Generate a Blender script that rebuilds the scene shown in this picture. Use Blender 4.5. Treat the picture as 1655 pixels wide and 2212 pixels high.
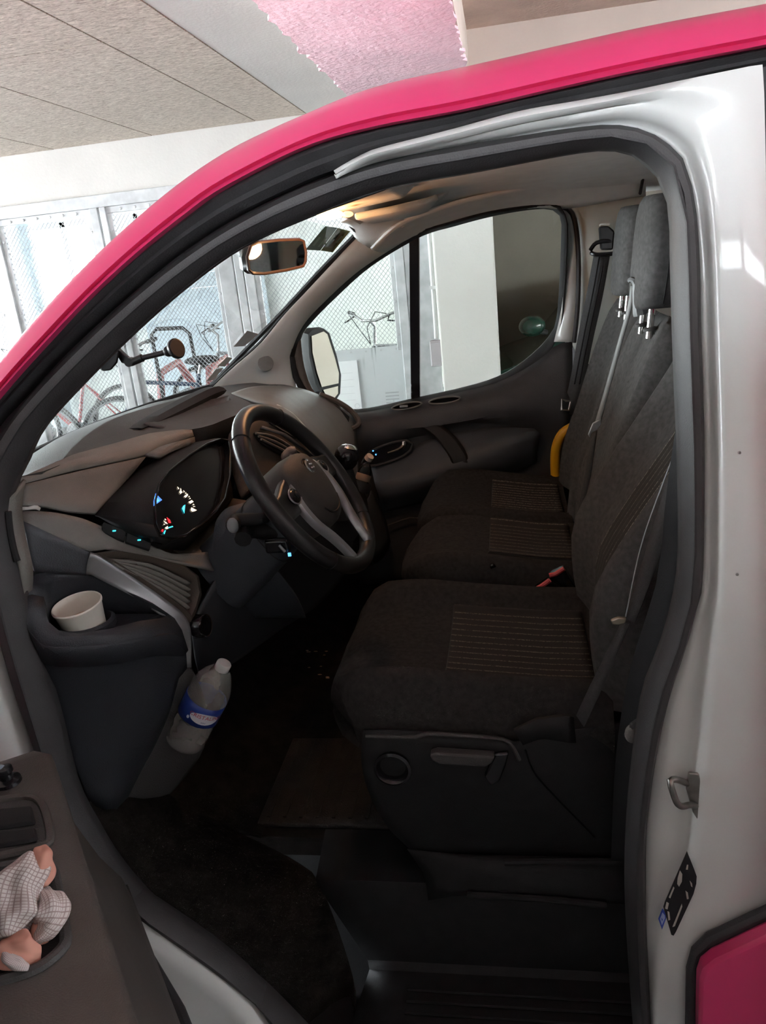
import bpy, bmesh, math, random
import numpy as np
from mathutils import Vector, Matrix
random.seed(4); rng = np.random.default_rng(4)
for o in list(bpy.data.objects): bpy.data.objects.remove(o)
SC = bpy.context.scene; COL = SC.collection

# ------------------------------------------------------------------ camera
# van axes: x = towards the rear of the van, y = from the driver side to the passenger side, z = up (metres)
FPX, PCX, PCY = 1660.0, 827.5, 1106.0
def _n(v): v = np.array(v, float); return v/np.linalg.norm(v)
_Y = _n((256, -571, FPX)); _D = _n((532, 5066, FPX)); _D = _n(_D-_Y*_D.dot(_Y))
ROT = np.stack([np.cross(_Y, -_D), _Y, -_D])        # rows: world axes in camera axes (right, down, forward)
CAM = np.array([0, -1.0, 1.70])
cd = bpy.data.cameras.new('camera'); cam = bpy.data.objects.new('camera', cd); COL.objects.link(cam)
cd.sensor_fit = 'VERTICAL'; cd.sensor_height = 24.0; cd.lens = FPX/2212*24.0; cd.clip_start = 0.02; cd.clip_end = 100
M = Matrix.Identity(4)
for i in range(3):
    M[i][0] = ROT[i][0]; M[i][1] = -ROT[i][1]; M[i][2] = -ROT[i][2]; M[i][3] = CAM[i]
cam.matrix_world = M
SC.camera = cam

# ------------------------------------------------------------------ light
w = bpy.data.worlds.new('sky'); SC.world = w; w.use_nodes = True
bg = w.node_tree.nodes['Background']; bg.inputs[0].default_value = (0.88, 0.94, 1.0, 1); bg.inputs[1].default_value = 17.0
SC.view_settings.view_transform = 'Standard'; SC.view_settings.look = 'None'
SC.view_settings.gamma = 1.0; SC.view_settings.use_curve_mapping = False
SC.view_settings.exposure = 1.0

# ------------------------------------------------------------------ helpers
def at(u, v, y):                       # photograph sight line met at the lateral distance y
    d = ROT @ np.array([u-PCX, v-PCY, FPX]); return CAM + d*((y-CAM[1])/d[1])
def atz(u, v, z):
    d = ROT @ np.array([u-PCX, v-PCY, FPX]); return CAM + d*((z-CAM[2])/d[2])
def atx(u, v, x):
    d = ROT @ np.array([u-PCX, v-PCY, FPX]); return CAM + d*((x-CAM[0])/d[0])
def yd(z): return 0.08 + 0.14*max(0, z-1.2)          # driver-side door plane leans inwards above the belt
def dr(u, v, off=0.0):
    y = 0.1
    for _ in range(6): y = yd(at(u, v, y)[2])+off
    return at(u, v, y)
def ps(u, v, off=0.0):                                # passenger side plane, off = towards the cabin
    y = 1.85
    for _ in range(6): y = 1.96-yd(at(u, v, y)[2])-off
    return at(u, v, y)
def A(l): return [at(*p) for p in l]
def resample(pts, n, smooth=True):
    P = np.array(pts, float); m = len(P)
    if smooth and m > 2:
        Q = []
        for i in range(m-1):
            p0 = P[max(i-1, 0)]; p1 = P[i]; p2 = P[i+1]; p3 = P[min(i+2, m-1)]
            for k in range(12):
                t = k/12.0
                Q.append(0.5*((2*p1)+(-p0+p2)*t+(2*p0-5*p1+4*p2-p3)*t*t+(-p0+3*p1-3*p2+p3)*t**3))
        Q.append(P[-1]); P = np.array(Q)
    s = np.concatenate([[0], np.cumsum(np.linalg.norm(np.diff(P, axis=0), axis=1))])
    t = np.linspace(0, s[-1], n)
    return np.stack([np.interp(t, s, P[:, k]) for k in range(P.shape[1])], 1)
def lerp(a, b, t): return np.array(a)*(1-t)+np.array(b)*t
def srgb(r, g, b): return tuple((c/255/12.92 if c/255 <= .04045 else ((c/255+.055)/1.055)**2.4) for c in (r, g, b))

MATS = {}
def mat(name, col, rough=.6, metal=0, var=.12, scale=30, bump=0, bscale=200, emit=0, coat=0, spec=.5, alpha=None):
    if name in MATS: return MATS[name]
    m = bpy.data.materials.new(name); m.use_nodes = True; nt = m.node_tree; b = nt.nodes['Principled BSDF']
    b.inputs['Roughness'].default_value = rough; b.inputs['Metallic'].default_value = metal
    b.inputs['Coat Weight'].default_value = coat; b.inputs['Specular IOR Level'].default_value = spec
    tc = nt.nodes.new('ShaderNodeTexCoord')
    if var:
        nz = nt.nodes.new('ShaderNodeTexNoise'); nz.inputs['Scale'].default_value = scale; nz.inputs['Detail'].default_value = 4
        nt.links.new(tc.outputs['Object'], nz.inputs['Vector'])
        r = nt.nodes.new('ShaderNodeValToRGB')
        r.color_ramp.elements[0].position = .3; r.color_ramp.elements[1].position = .7
        r.color_ramp.elements[0].color = tuple(c*(1-var) for c in col)+(1,); r.color_ramp.elements[1].color = tuple(min(1, c*(1+var)) for c in col)+(1,)
        nt.links.new(nz.outputs['Fac'], r.inputs['Fac']); nt.links.new(r.outputs['Color'], b.inputs['Base Color'])
    else: b.inputs['Base Color'].default_value = tuple(col)+(1,)
    if bump:
        n2 = nt.nodes.new('ShaderNodeTexNoise'); n2.inputs['Scale'].default_value = bscale; n2.inputs['Detail'].default_value = 3
        nt.links.new(tc.outputs['Object'], n2.inputs['Vector'])
        bp = nt.nodes.new('ShaderNodeBump'); bp.inputs['Strength'].default_value = bump; bp.inputs['Distance'].default_value = .01
        nt.links.new(n2.outputs['Fac'], bp.inputs['Height']); nt.links.new(bp.outputs['Normal'], b.inputs['Normal'])
    if emit:
        b.inputs['Emission Color'].default_value = tuple(col)+(1,); b.inputs['Emission Strength'].default_value = emit
    MATS[name] = m; return m
def glassmat(name, tint=(.93, .96, .94), refl=.06, dirt=0.0):
    m = bpy.data.materials.new(name); m.use_nodes = True; nt = m.node_tree; nt.nodes.remove(nt.nodes['Principled BSDF'])
    out = nt.nodes['Material Output']; t = nt.nodes.new('ShaderNodeBsdfTransparent'); t.inputs[0].default_value = tint+(1,)
    g = nt.nodes.new('ShaderNodeBsdfGlossy'); g.inputs['Roughness'].default_value = .02
    lw = nt.nodes.new('ShaderNodeFresnel'); lw.inputs[0].default_value = 1.35
    mx = nt.nodes.new('ShaderNodeMixShader'); nt.links.new(lw.outputs[0], mx.inputs[0]); nt.links.new(t.outputs[0], mx.inputs[1]); nt.links.new(g.outputs[0], mx.inputs[2])
    last = mx
    if dirt:
        tc = nt.nodes.new('ShaderNodeTexCoord'); nz = nt.nodes.new('ShaderNodeTexNoise'); nz.inputs['Scale'].default_value = 9; nz.inputs['Detail'].default_value = 8
        nt.links.new(tc.outputs['Object'], nz.inputs['Vector'])
        r = nt.nodes.new('ShaderNodeMapRange'); r.inputs['From Min'].default_value = .45; r.inputs['From Max'].default_value = .9; r.inputs['To Max'].default_value = dirt
        nt.links.new(nz.outputs['Fac'], r.inputs[0])
        d = nt.nodes.new('ShaderNodeBsdfDiffuse'); d.inputs[0].default_value = (.7, .7, .7, 1)
        m2 = nt.nodes.new('ShaderNodeMixShader'); nt.links.new(r.outputs[0], m2.inputs[0]); nt.links.new(mx.outputs[0], m2.inputs[1]); nt.links.new(d.outputs[0], m2.inputs[2]); last = m2
    nt.links.new(last.outputs[0], out.inputs[0]); MATS[name] = m; return m

PINK = mat('pink_paint', (.66, .040, .155), .32, var=.03, coat=.25, scale=4)
WHITE = mat('white_paint', (.70, .72, .70), .28, var=.03, scale=5, coat=.4)
RUB = mat('black_rubber', (.035, .034, .036), .62, var=.2, bump=.15, bscale=300)
RUBG = mat('grey_rubber_seal', (.044, .042, .043), .55, var=.2, scale=12, bump=.1, bscale=400)
BLK = mat('black_plastic', (.014, .014, .015), .6, var=.2, bump=.15, bscale=500, spec=.3)
BLK2 = mat('gloss_black_plastic', (.010, .010, .012), .18, var=.1)
DASH = mat('charcoal_dash_plastic', (.052, .050, .049), .55, var=.15, scale=14, bump=.25, bscale=450)
DASHL = mat('grey_dash_plastic', (.18, .175, .160), .5, var=.12, scale=10, bump=.25, bscale=450)
SILV = mat('satin_silver_plastic', (.33, .34, .35), .38, metal=.5, var=.05)
CHROME = mat('chrome', (.75, .74, .72), .12, metal=1, var=0)
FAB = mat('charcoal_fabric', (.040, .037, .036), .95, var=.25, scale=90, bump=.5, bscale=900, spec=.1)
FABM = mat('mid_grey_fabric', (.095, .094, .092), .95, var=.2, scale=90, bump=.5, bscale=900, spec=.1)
CARP = mat('black_carpet', (.022, .019, .017), .95, var=.35, scale=25, bump=.8, bscale=500, spec=.1)
TRIML = mat('light_grey_trim', (.60, .60, .56), .7, var=.06, scale=8, bump=.1, bscale=300)
HEADL = mat('grey_headliner', (.72, .73, .70), .9, var=.05, scale=20, bump=.2, bscale=600)
BELT = mat('seat_belt_webbing', (.045, .045, .046), .7, var=.15, scale=200, bump=.3, bscale=700)
DOORP = mat('dark_door_plastic', (.040, .040, .042), .5, var=.15, scale=14, bump=.25, bscale=450)
DOORB = mat('brown_grey_door_plastic', (.075, .066, .060), .5, var=.15, scale=14, bump=.2, bscale=450)
GLASS = glassmat('clear_glass', dirt=0.0)
WGLASS = glassmat('dusty_windscreen_glass', dirt=.10)

def finish(o, smooth=True, angle=40):
    me = o.data
    if smooth:
        for p in me.polygons: p.use_smooth = True
        try: me.set_sharp_from_angle(angle=math.radians(angle))
        except Exception: pass
def wloc(p):
    v = Vector((0, 0, 0))
    while p: v += p.location; p = p.parent
    return v
def obj(name, verts, faces, m, parent=None, smooth=True, bevel=0, sub=0, solid=0, angle=40, off=-1, fix=True):
    V = np.array([list(v) for v in verts], float)
    L = wloc(parent) if parent else Vector(((V[:, 0].min()+V[:, 0].max())/2, (V[:, 1].min()+V[:, 1].max())/2, V[:, 2].min()))
    me = bpy.data.meshes.new(name); me.from_pydata([tuple(v-np.array(L)) for v in V], [], [tuple(f) for f in faces]); me.update()
    if fix:
        bm = bmesh.new(); bm.from_mesh(me); bmesh.ops.recalc_face_normals(bm, faces=bm.faces); bm.to_mesh(me); bm.free()
    me.materials.append(m if not isinstance(m, str) else MATS[m])
    o = bpy.data.objects.new(name, me); COL.objects.link(o)
    if parent: o.parent = parent
    else: o.location = L
    if solid:
        s = o.modifiers.new('solid', 'SOLIDIFY'); s.thickness = solid; s.offset = off
    if bevel:
        b = o.modifiers.new('bevel', 'BEVEL'); b.width = bevel; b.segments = 2; b.limit_method = 'ANGLE'; b.angle_limit = math.radians(35)
    if sub:
        s = o.modifiers.new('sub', 'SUBSURF'); s.levels = sub; s.render_levels = sub
    finish(o, smooth, angle); return o
def tag(o, label, cat, group=None, kind=None):
    if label: o['label'] = label
    if cat: o['category'] = cat
    if group: o['group'] = group
    if kind: o['kind'] = kind
    return o
def thing(name, loc, label, cat, group=None):
    e = bpy.data.objects.new(name, None); COL.objects.link(e); e.location = Vector(loc); e.empty_display_size = .1
    return tag(e, label, cat, group)
def copy_tree(o, parent=None):
    c = o.copy(); COL.objects.link(c); c.parent = parent
    for ch in o.children: copy_tree(ch, c)
    return c

class MB:
    def __init__(s): s.v = []; s.f = []
    def add(s, V, F):
        k = len(s.v); s.v += [tuple(x) for x in V]; s.f += [tuple(i+k for i in f) for f in F]; return s
    def box(s, c, d, M=None):
        V = [np.array([x*d[0]/2, y*d[1]/2, z*d[2]/2]) for x in (-1, 1) for y in (-1, 1) for z in (-1, 1)]
        if M is not None: V = [np.array(M) @ v for v in V]
        V = [v+np.array(c) for v in V]
        return s.add(V, [(0, 1, 3, 2), (4, 6, 7, 5), (0, 4, 5, 1), (2, 3, 7, 6), (0, 2, 6, 4), (1, 5, 7, 3)])
    def tube(s, pts, r, n=8, cap=True, closed=False):
        P = [np.array(p, float) for p in pts]; m = len(P); rr = r if hasattr(r, '__len__') else [r]*m
        V = []; F = []; up = None
        for i in range(m):
            a = P[(i-1) % m] if (closed or i > 0) else P[i]; b = P[(i+1) % m] if (closed or i < m-1) else P[i]
            t = b-a; t = t/(np.linalg.norm(t)+1e-9)
            if up is None: up = np.array([0, 0, 1.]) if abs(t[2]) < .9 else np.array([1., 0, 0])
            e1 = np.cross(t, up); e1 /= np.linalg.norm(e1)+1e-9; e2 = np.cross(t, e1); up = -e2 if np.dot(-e2, up) > 0 else e2
            for k in range(n):
                q = 2*math.pi*k/n; V.append(P[i]+rr[i]*(math.cos(q)*e1+math.sin(q)*up))
        for i in range(m if closed else m-1):
            for k in range(n): F.append((i*n+k, i*n+(k+1) % n, ((i+1) % m)*n+(k+1) % n, ((i+1) % m)*n+k))
        if cap and not closed: F += [tuple(range(n))[::-1], tuple((m-1)*n+k for k in range(n))]
        return s.add(V, F)
    def loft(s, rings, cap=True, closed_ring=True):
        n = len(rings[0]); V = [p for r in rings for p in r]; F = []
        for i in range(len(rings)-1):
            for k in range(n if closed_ring else n-1): F.append((i*n+k, i*n+(k+1) % n, (i+1)*n+(k+1) % n, (i+1)*n+k))
        if cap and closed_ring: F += [tuple(range(n))[::-1], tuple((len(rings)-1)*n+k for k in range(n))]
        return s.add(V, F)
    def patch(s, rows): return s.loft(rows, cap=False, closed_ring=False)
    def prism(s, poly, vec):
        n = len(poly); P = [np.array(p, float) for p in poly]; V = P+[p+np.array(vec) for p in P]
        return s.add(V, [tuple(range(n))[::-1], tuple(range(n, 2*n))]+[(k, (k+1) % n, n+(k+1) % n, n+k) for k in range(n)])
    def lathe(s, c, axis, prof, n=20, cap=True):     # prof: (radius, height along the axis)
        a = _n(axis); u = np.array([0, 0, 1.]) if abs(a[2]) < .9 else np.array([1., 0, 0])
        e1 = _n(np.cross(a, u)); e2 = np.cross(a, e1)
        rings = [[np.array(c)+a*h+r*(math.cos(2*math.pi*k/n)*e1+math.sin(2*math.pi*k/n)*e2) for k in range(n)] for r, h in prof]
        return s.loft(rings, cap=cap)
    def ell(s, c, r, n=16, m=10, M=None):
        rings = []
        for i in range(1, m):
            t = math.pi*i/m
            ring = [np.array([math.sin(t)*math.cos(2*math.pi*k/n)*r[0], math.sin(t)*math.sin(2*math.pi*k/n)*r[1], math.cos(t)*r[2]]) for k in range(n)]
            if M is not None: ring = [np.array(M) @ p for p in ring]
            rings.append([p+np.array(c) for p in ring])
        return s.loft(rings)
    def build(s, name, m, parent=None, **k): return obj(name, s.v, s.f, m, parent, **k)

def grid_rows(rows, n, extra=0, smooth=True):
    R = [resample(r, n, smooth) for r in rows]
    if extra:
        R = np.array(R); cols = [resample(R[:, j], extra, True) for j in range(R.shape[1])]
        R = [np.array([c[i] for c in cols]) for i in range(extra)]
    return R
def px_patch(name, rows, m, parent, n=16, extra=0, solid=.006, smooth=True, sub=0, angle=40, off=-1, bevel=0):
    """rows of (u, v, y) read off the photograph, y being the true lateral distance"""
    return MB().patch(grid_rows([A(r) for r in rows], n, extra, smooth)).build(name, m, parent, solid=solid, sub=sub, angle=angle, off=off, bevel=bevel, fix=False)
def text_mesh(txt, size, shear=0):
    c = bpy.data.curves.new('t', 'FONT'); c.body = txt; c.size = size; c.align_x = 'CENTER'; c.align_y = 'CENTER'; c.shear = shear; c.resolution_u = 2
    o = bpy.data.objects.new('t', c); COL.objects.link(o); bpy.context.view_layer.update()
    me = o.to_mesh(); V = [np.array(v.co) for v in me.vertices]; F = [tuple(p.vertices) for p in me.polygons]
    o.to_mesh_clear(); bpy.data.objects.remove(o); bpy.data.curves.remove(c); return V, F

# ================================================================== the garage
def struct(o): o['kind'] = 'structure'; return o
CONC = mat('grey_concrete', (.14, .135, .13), .85, var=.2, scale=3, bump=.3, bscale=40)
PLAS = mat('white_plaster', (.66, .645, .61), .9, var=.04, scale=3, bump=.15, bscale=60)
PLASP = mat('bounce_pink_roughcast', (.86, .60, .66), .95, var=.08, scale=5, bump=1.0, bscale=45)  # pink bounce off the van roof is put into this colour
BEIGE = mat('beige_roughcast', (.62, .48, .41), .95, var=.12, scale=6, bump=.8, bscale=60)
BEIGL = mat('pale_beige_plaster', (.60, .51, .45), .9, var=.05, scale=4)
TAUPE = mat('taupe_wall_paint', (.36, .32, .265), .9, var=.06, scale=3)
GALV = mat('galvanised_steel', (.55, .565, .57), .5, metal=.35, var=.16, scale=14)
GALVD = mat('mesh_steel', (.33, .35, .36), .5, metal=.4, var=.15, scale=30)
def box_obj(name, lo, hi, m, parent=None, bevel=0, smooth=False):
    lo = np.array(lo, float); hi = np.array(hi, float)
    return MB().box((lo+hi)/2, hi-lo).build(name, m, parent, bevel=bevel, smooth=smooth)
def osb():
    m = bpy.data.materials.new('wood_wool_board'); m.use_nodes = True; nt = m.node_tree; b = nt.nodes['Principled BSDF']; b.inputs['Roughness'].default_value = .95
    tc = nt.nodes.new('ShaderNodeTexCoord'); prev = None
    cols = []
    for k, (rot, sc) in enumerate(((0.4, (26, 110, 1)), (1.5, (30, 120, 1)), (2.5, (24, 100, 1)))):
        mp = nt.nodes.new('ShaderNodeMapping'); mp.inputs['Rotation'].default_value = (0, 0, rot); mp.inputs['Scale'].default_value = sc
        nt.links.new(tc.outputs['Object'], mp.inputs['Vector'])
        nz = nt.nodes.new('ShaderNodeTexNoise'); nz.inputs['Scale'].default_value = 1; nz.inputs['Detail'].default_value = 3; nz.inputs['Distortion'].default_value = 1.2
        nt.links.new(mp.outputs[0], nz.inputs['Vector']); cols.append(nz)
    mx = nt.nodes.new('ShaderNodeMath'); mx.operation = 'MAXIMUM'; nt.links.new(cols[0].outputs['Fac'], mx.inputs[0]); nt.links.new(cols[1].outputs['Fac'], mx.inputs[1])
    m2 = nt.nodes.new('ShaderNodeMath'); m2.operation = 'MAXIMUM'; nt.links.new(mx.outputs[0], m2.inputs[0]); nt.links.new(cols[2].outputs['Fac'], m2.inputs[1])
    r = nt.nodes.new('ShaderNodeValToRGB'); e = r.color_ramp.elements
    e[0].position = .42; e[0].color = (.30, .245, .19, 1); e[1].position = .72; e[1].color = (.80, .72, .62, 1)
    x = e.new(.56); x.color = (.58, .51, .43, 1)
    nt.links.new(m2.outputs[0], r.inputs[0]); nt.links.new(r.outputs[0], b.inputs['Base Color'])
    bp = nt.nodes.new('ShaderNodeBump'); bp.inputs['Strength'].default_value = .5; bp.inputs['Distance'].default_value = .01
    nt.links.new(m2.outputs[0], bp.inputs['Height']); nt.links.new(bp.outputs[0], b.inputs['Normal']); MATS['osb'] = m; return m
OSB = osb()
JOINT = mat('dark_joint', (.10, .085, .07), .95, var=0)
struct(box_obj('floor', (-10, -6, -.1), (6, 9, 0), CONC))
# wood-wool ceiling: a dark backing with the boards hung under it
ceil = struct(box_obj('ceiling', (-10, -3.5, 2.585), (-1.105, 4.0, 2.7), JOINT))
xs = [-1.105, -1.424]; 
while xs[-1] > -7.5: xs.append(xs[-1]-.668)
for i in range(len(xs)-1):
    y0 = -3.5; cuts = [y0, -.15 if i % 2 else -1.2, 2.1 if i != 1 else 2.09, 4.0]
    if i == 0: cuts = [y0, .3, 4.0]
    if i % 3 == 2: cuts = [y0, 1.0, 4.0]
    for a, b in zip(cuts[:-1], cuts[1:]):
        box_obj('board', (xs[i+1]+.004, a+.004, 2.57), (xs[i]-.004, b-.004, 2.585), OSB, ceil)
struct(box_obj('ceiling_plaster', (-1.105, -3.5, 2.572), (-.59, 4.0, 2.7), PLAS))
beam = struct(box_obj('trim_1', (-.59, -3.5, 2.36), (-.10, 4.0, 2.7), BEIGL))
# roughcast skin under the beam, with a ragged edge
rg = np.random.default_rng(9); yy_ = np.linspace(-3.5, 4.0, 260)
el = [(-.592+rg.normal()*.006, y, 2.352) for y in yy_]; er_ = [(-.100+rg.normal()*.005, y, 2.352) for y in yy_]
MB().patch([[(x, y, 2.362) for x, y, z in el], el, [(-.35, y, 2.350) for y in yy_], er_, [(x, y, 2.362) for x, y, z in er_]]).build('roughcast_skin', PLASP, beam, fix=False, smooth=False)
struct(box_obj('ceiling_right', (-.10, -3.5, 2.575), (6, 4.02, 2.7), BEIGE))
ct2 = struct(box_obj('trim_2', (-.10, 2.70, 2.25), (6, 2.95, 2.6), BEIGL))
struct(box_obj('ceiling_rear', (-10, 4.06, 2.75), (6, 9, 2.85), PLAS))
struct(box_obj('wall_back', (-10, 4.0, 2.27), (-.42, 4.12, 3.0), PLAS))
struct(box_obj('wall_lintel', (-.42, 4.02, 2.35), (6, 4.14, 3.0), BEIGL))
struct(box_obj('wall_pillar', (-.405, 3.88, 0), (-.045, 4.2, 2.36), PLAS, bevel=.01))
struct(box_obj('wall_recess', (-.2, 6.4, 0), (6, 6.5, 2.8), TAUPE))
struct(box_obj('wall_right', (3.8, 4.14, 0), (3.9, 6.4, 2.8), TAUPE))  # unseen side wall, set here to keep the bay dark
struct(box_obj('wall_light_block', (-5.1, -1.95, 0), (-5.0, -.55, 2.57), PLAS))  # added out of view to block light reaching the lower van side
struct(box_obj('wall_end', (6.0, -3.4, 0), (6.1, 4.14, 2.0), PLAS))  # unseen; stops short so light enters above but not along the aisle
struct(box_obj('wall_partition', (-.2, 4.2, 0), (-.1, 6.4, 2.8), TAUPE))
z0_, z1_ = 2.08, 2.54          # unseen strip opening behind the camera; deep sill added to shade low parts
struct(box_obj('wall_front_shade_sill', (-10, -3.4, 0), (6, -1.95, z0_), CONC)); struct(box_obj('wall_front_upper', (-10, -3.5, z1_), (6, -3.4, 3.0), PLAS))
for x0, x1 in ((-10, -3.4), (2.4, 6)): struct(box_obj('wall_front_pier', (x0, -3.4, z0_), (x1, -1.95, z1_), PLAS))
# far wall behind the cage, with daylight window openings
FARW = mat('pale_far_wall', (.62, .66, .64), .9, var=.05, scale=2)
FARB = mat('pale_blue_shutter', (.42, .50, .55), .7, var=.08, scale=2)
yw = 7.5
def wallbox(x0, x1, z0, z1, m=FARW, parent=None, name='wall_far'):
    o = box_obj(name, (x0, yw, z0), (x1, yw+.12, z1), m, parent); return o
wf = struct(wallbox(-10, -.15, 0, 1.0)); 
for (x0, x1, z0, z1, m) in ((-10, -.15, 2.45, 2.8, FARW), (-8.2, -7.8, 1.0, 2.45, FARW), (-5.95, -5.35, 1.0, 2.45, FARW), (-4.25, -3.95, 1.0, 2.45, FARW), (-3.0, -.15, 1.0, 2.45, FARW)):
    wallbox(x0, x1, z0, z1, m, wf, 'wall_panel')
SHUT = mat('white_window_frame', (.7, .7, .7), .5, var=.04)
for k, (x0, x1, z0, z1) in enumerate(((-7.8, -5.95, 1.0, 2.45), (-5.35, -4.25, 1.0, 2.45), (-3.95, -3.0, 1.0, 2.45))):
    f = MB(); xm = (x0+x1)/2
    for a, b, c, d in ((x0, x0+.05, z0, z1), (x1-.05, x1, z0, z1), (x0, x1, z0, z0+.05), (x0, x1, z1-.05, z1), (xm-.03, xm+.03, z0, z1)):
        f.box(((a+b)/2, yw+.03, (c+d)/2), (b-a, .06, d-c))
    win = f.build('window_%d' % (k+1), SHUT, smooth=False); struct(win)
    MB().box((xm, yw+.05, (z0+z1)/2), (x1-x0-.1, .006, z1-z0-.1)).build('pane', GLASS, win)
# blue-grey roller shutter leaf against the far wall
sh = thing('roller_shutter', (-3.3, 7.41, .22), 'pale blue grey slatted shutter standing behind the cage mesh', 'shutter')
for k in range(14): box_obj('slat', (-4.0, 7.42, .22+k*.155), (-2.55, 7.45, .22+k*.155+.154), FARB, sh)
dp = thing('rainwater_pipe', (-5.2, 7.3, 0), 'blue grey vertical pipe beside the bright garage window', 'pipe')
MB().tube([(-5.2, 7.3, 0), (-5.2, 7.3, 2.6)], .12, 14).build('pipe', FARB, dp); MB().lathe((-5.2, 7.3, 2.2), (0, 0, 1), [(.14, 0), (.14, .08)]).build('collar', FARB, dp)

# ---- steel mesh cage
cage = thing('mesh_cage', (-2.5, 4.0, 0), 'galvanised steel cage of diamond mesh panels along the white wall', 'cage')
yc = 4.0
def bar(x0, x1, z0, z1, name='post', y0=yc-.03, y1=yc+.02, m=GALV): return box_obj(name, (x0, y0, z0), (x1, y1, z1), m, cage, bevel=.003)
bar(-6.5, -.42, 2.20, 2.275, 'top_rail')
for x0, x1 in ((-4.62, -4.54), (-3.36, -3.27), (-2.60, -2.545), (-2.53, -2.49), (-1.80, -1.70), (-1.69, -1.64), (-1.63, -1.57), (-.66, -.60)): bar(x0, x1, 0, 2.2)
bar(-.60, -.42, 0, 2.2, 'steel_strip', y0=yc-.01)
panels = [(-6.2, -4.64, .12, 2.16), (-4.52, -3.38, .12, 2.16), (-3.25, -2.62, .12, 2.16), (-2.47, -1.82, .12, 2.16), (-1.55, -.68, 1.14, 2.16)]
for x0, x1, z0, z1 in panels:
    for a, b, c, d in ((x0-.02, x1+.02, z1, z1+.04), (x0-.02, x0+.012, z0, z1), (x1-.012, x1+.02, z0, z1)): bar(a, b, c, d, 'panel_frame', yc-.012, yc+.012)
    if z0 < .5: bar(x0-.02, x1+.02, z0-.04, z0, 'panel_frame', yc-.012, yc+.012)
    cw, ch, r = .029, .0165, .0019; V = []; F = []
    nx = int((x1-x0)/cw); nz = int((z1-z0)/ch)
    mb = MB()
    for j in range(nz):
        zz = z0+j*ch; pts = []
        for i in range(nx*2+1):
            pts.append((x0+i*cw/2, yc+(.002 if (i+j) % 2 else -.002), zz+(ch if (i+j) % 2 else 0)))
        P = np.array(pts); k = len(mb.v)
        for p in P: mb.v += [(p[0], p[1]-.0012, p[2]-r), (p[0], p[1]-.0012, p[2]+r), (p[0], p[1]+.0012, p[2]+r), (p[0], p[1]+.0012, p[2]-r)]
        for i in range(len(P)-1):
            b = k+i*4
            for q in range(4): mb.f.append((b+q, b+(q+1) % 4, b+4+(q+1) % 4, b+4+q))
    o = mb.build('mesh_panel', GALVD, cage, smooth=False, fix=False); o['kind'] = 'stuff'
    # bolts along the frame
    for i in range(5):
        z = z0+.1+(z1-z0-.2)*i/4
        for x in (x0-.003, x1+.003): MB().lathe((x, yc-.012, z), (0, -1, 0), [(.009, 0), (.009, .006), (.004, .008)], 8).build('bolt', GALV, cage)
    for i in range(6): MB().lathe((x0+.08+(x1-x0-.16)*i/5, yc-.012, z1+.02), (0, -1, 0), [(.009, 0), (.009, .006), (.004, .008)], 8).build('bolt', GALV, cage)
def streak():
    m = mat('streaked_steel_sheet', (.5, .52, .52), .5, metal=.3, var=.1, scale=10); nt = m.node_tree; b = nt.nodes['Principled BSDF']
    tc = nt.nodes.new('ShaderNodeTexCoord'); mp = nt.nodes.new('ShaderNodeMapping'); mp.inputs['Scale'].default_value = (26, 1, 1.2)
    nz = nt.nodes.new('ShaderNodeTexNoise'); nz.inputs['Scale'].default_value = 1; nz.inputs['Detail'].default_value = 4
    r = nt.nodes.new('ShaderNodeValToRGB'); r.color_ramp.elements[0].position = .62; r.color_ramp.elements[0].color = (.60, .63, .64, 1); r.color_ramp.elements[1].position = .70; r.color_ramp.elements[1].color = (.22, .23, .23, 1)
    nt.links.new(tc.outputs['Object'], mp.inputs[0]); nt.links.new(mp.outputs[0], nz.inputs['Vector']); nt.links.new(nz.outputs['Fac'], r.inputs[0]); nt.links.new(r.outputs[0], b.inputs['Base Color']); return m
box_obj('kick_plate', (-1.57, yc-.004, .05), (-.66, yc+.004, 1.17), streak(), cage)
for k in range(9): MB().lathe((-1.5+k*.1, yc-.006, 1.15), (0, -1, 0), [(.007, 0), (.007, .004)], 8).build('bolt', GALV, cage)
PAPER = mat('white_paper', (.80, .82, .83), .8, var=.02)
INKF = mat('faint_print', (.66, .68, .69), .8, var=0)
INK = mat('grey_print', (.42, .43, .44), .8, var=0)
p0 = ps(700, 770); 
pn = thing('notice_sheet', (-1.02, 3.985, .85), 'white paper notice fixed to the steel cage plate behind the side mirror', 'paper')
box_obj('sheet', (-1.14, 3.984, .76), (-.965, 3.9865, 1.10), PAPER, pn)
MB().lathe((-.995, 3.983, .80), (0, -1, 0), [(.018, 0), (.018, .001), (.013, .001), (.013, 0)], 16, cap=False).build('stamp', INKF, pn)
for k in range(5): box_obj('print_line', (-1.10, 3.9832, 1.02-k*.045), (-1.0, 3.9845, 1.023-k*.045), INKF, pn)
lb = thing('plate_label', (-.75, 3.99, .82), 'faint grey printed label on the lower right of the steel plate', 'label')
for k in range(4): box_obj('print_line', (-.80, 3.992, .80+k*.022), (-.71, 3.9962, .808+k*.022), INK, lb)
lb2 = thing('strip_label', (-.52, 3.97, .82), 'small printed label on the galvanised strip next to the window post', 'label')
for k in range(4): box_obj('print_line', (-.555, 3.985, .76+k*.022), (-.49, 3.9895, .768+k*.022), INK, lb2)
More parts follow.
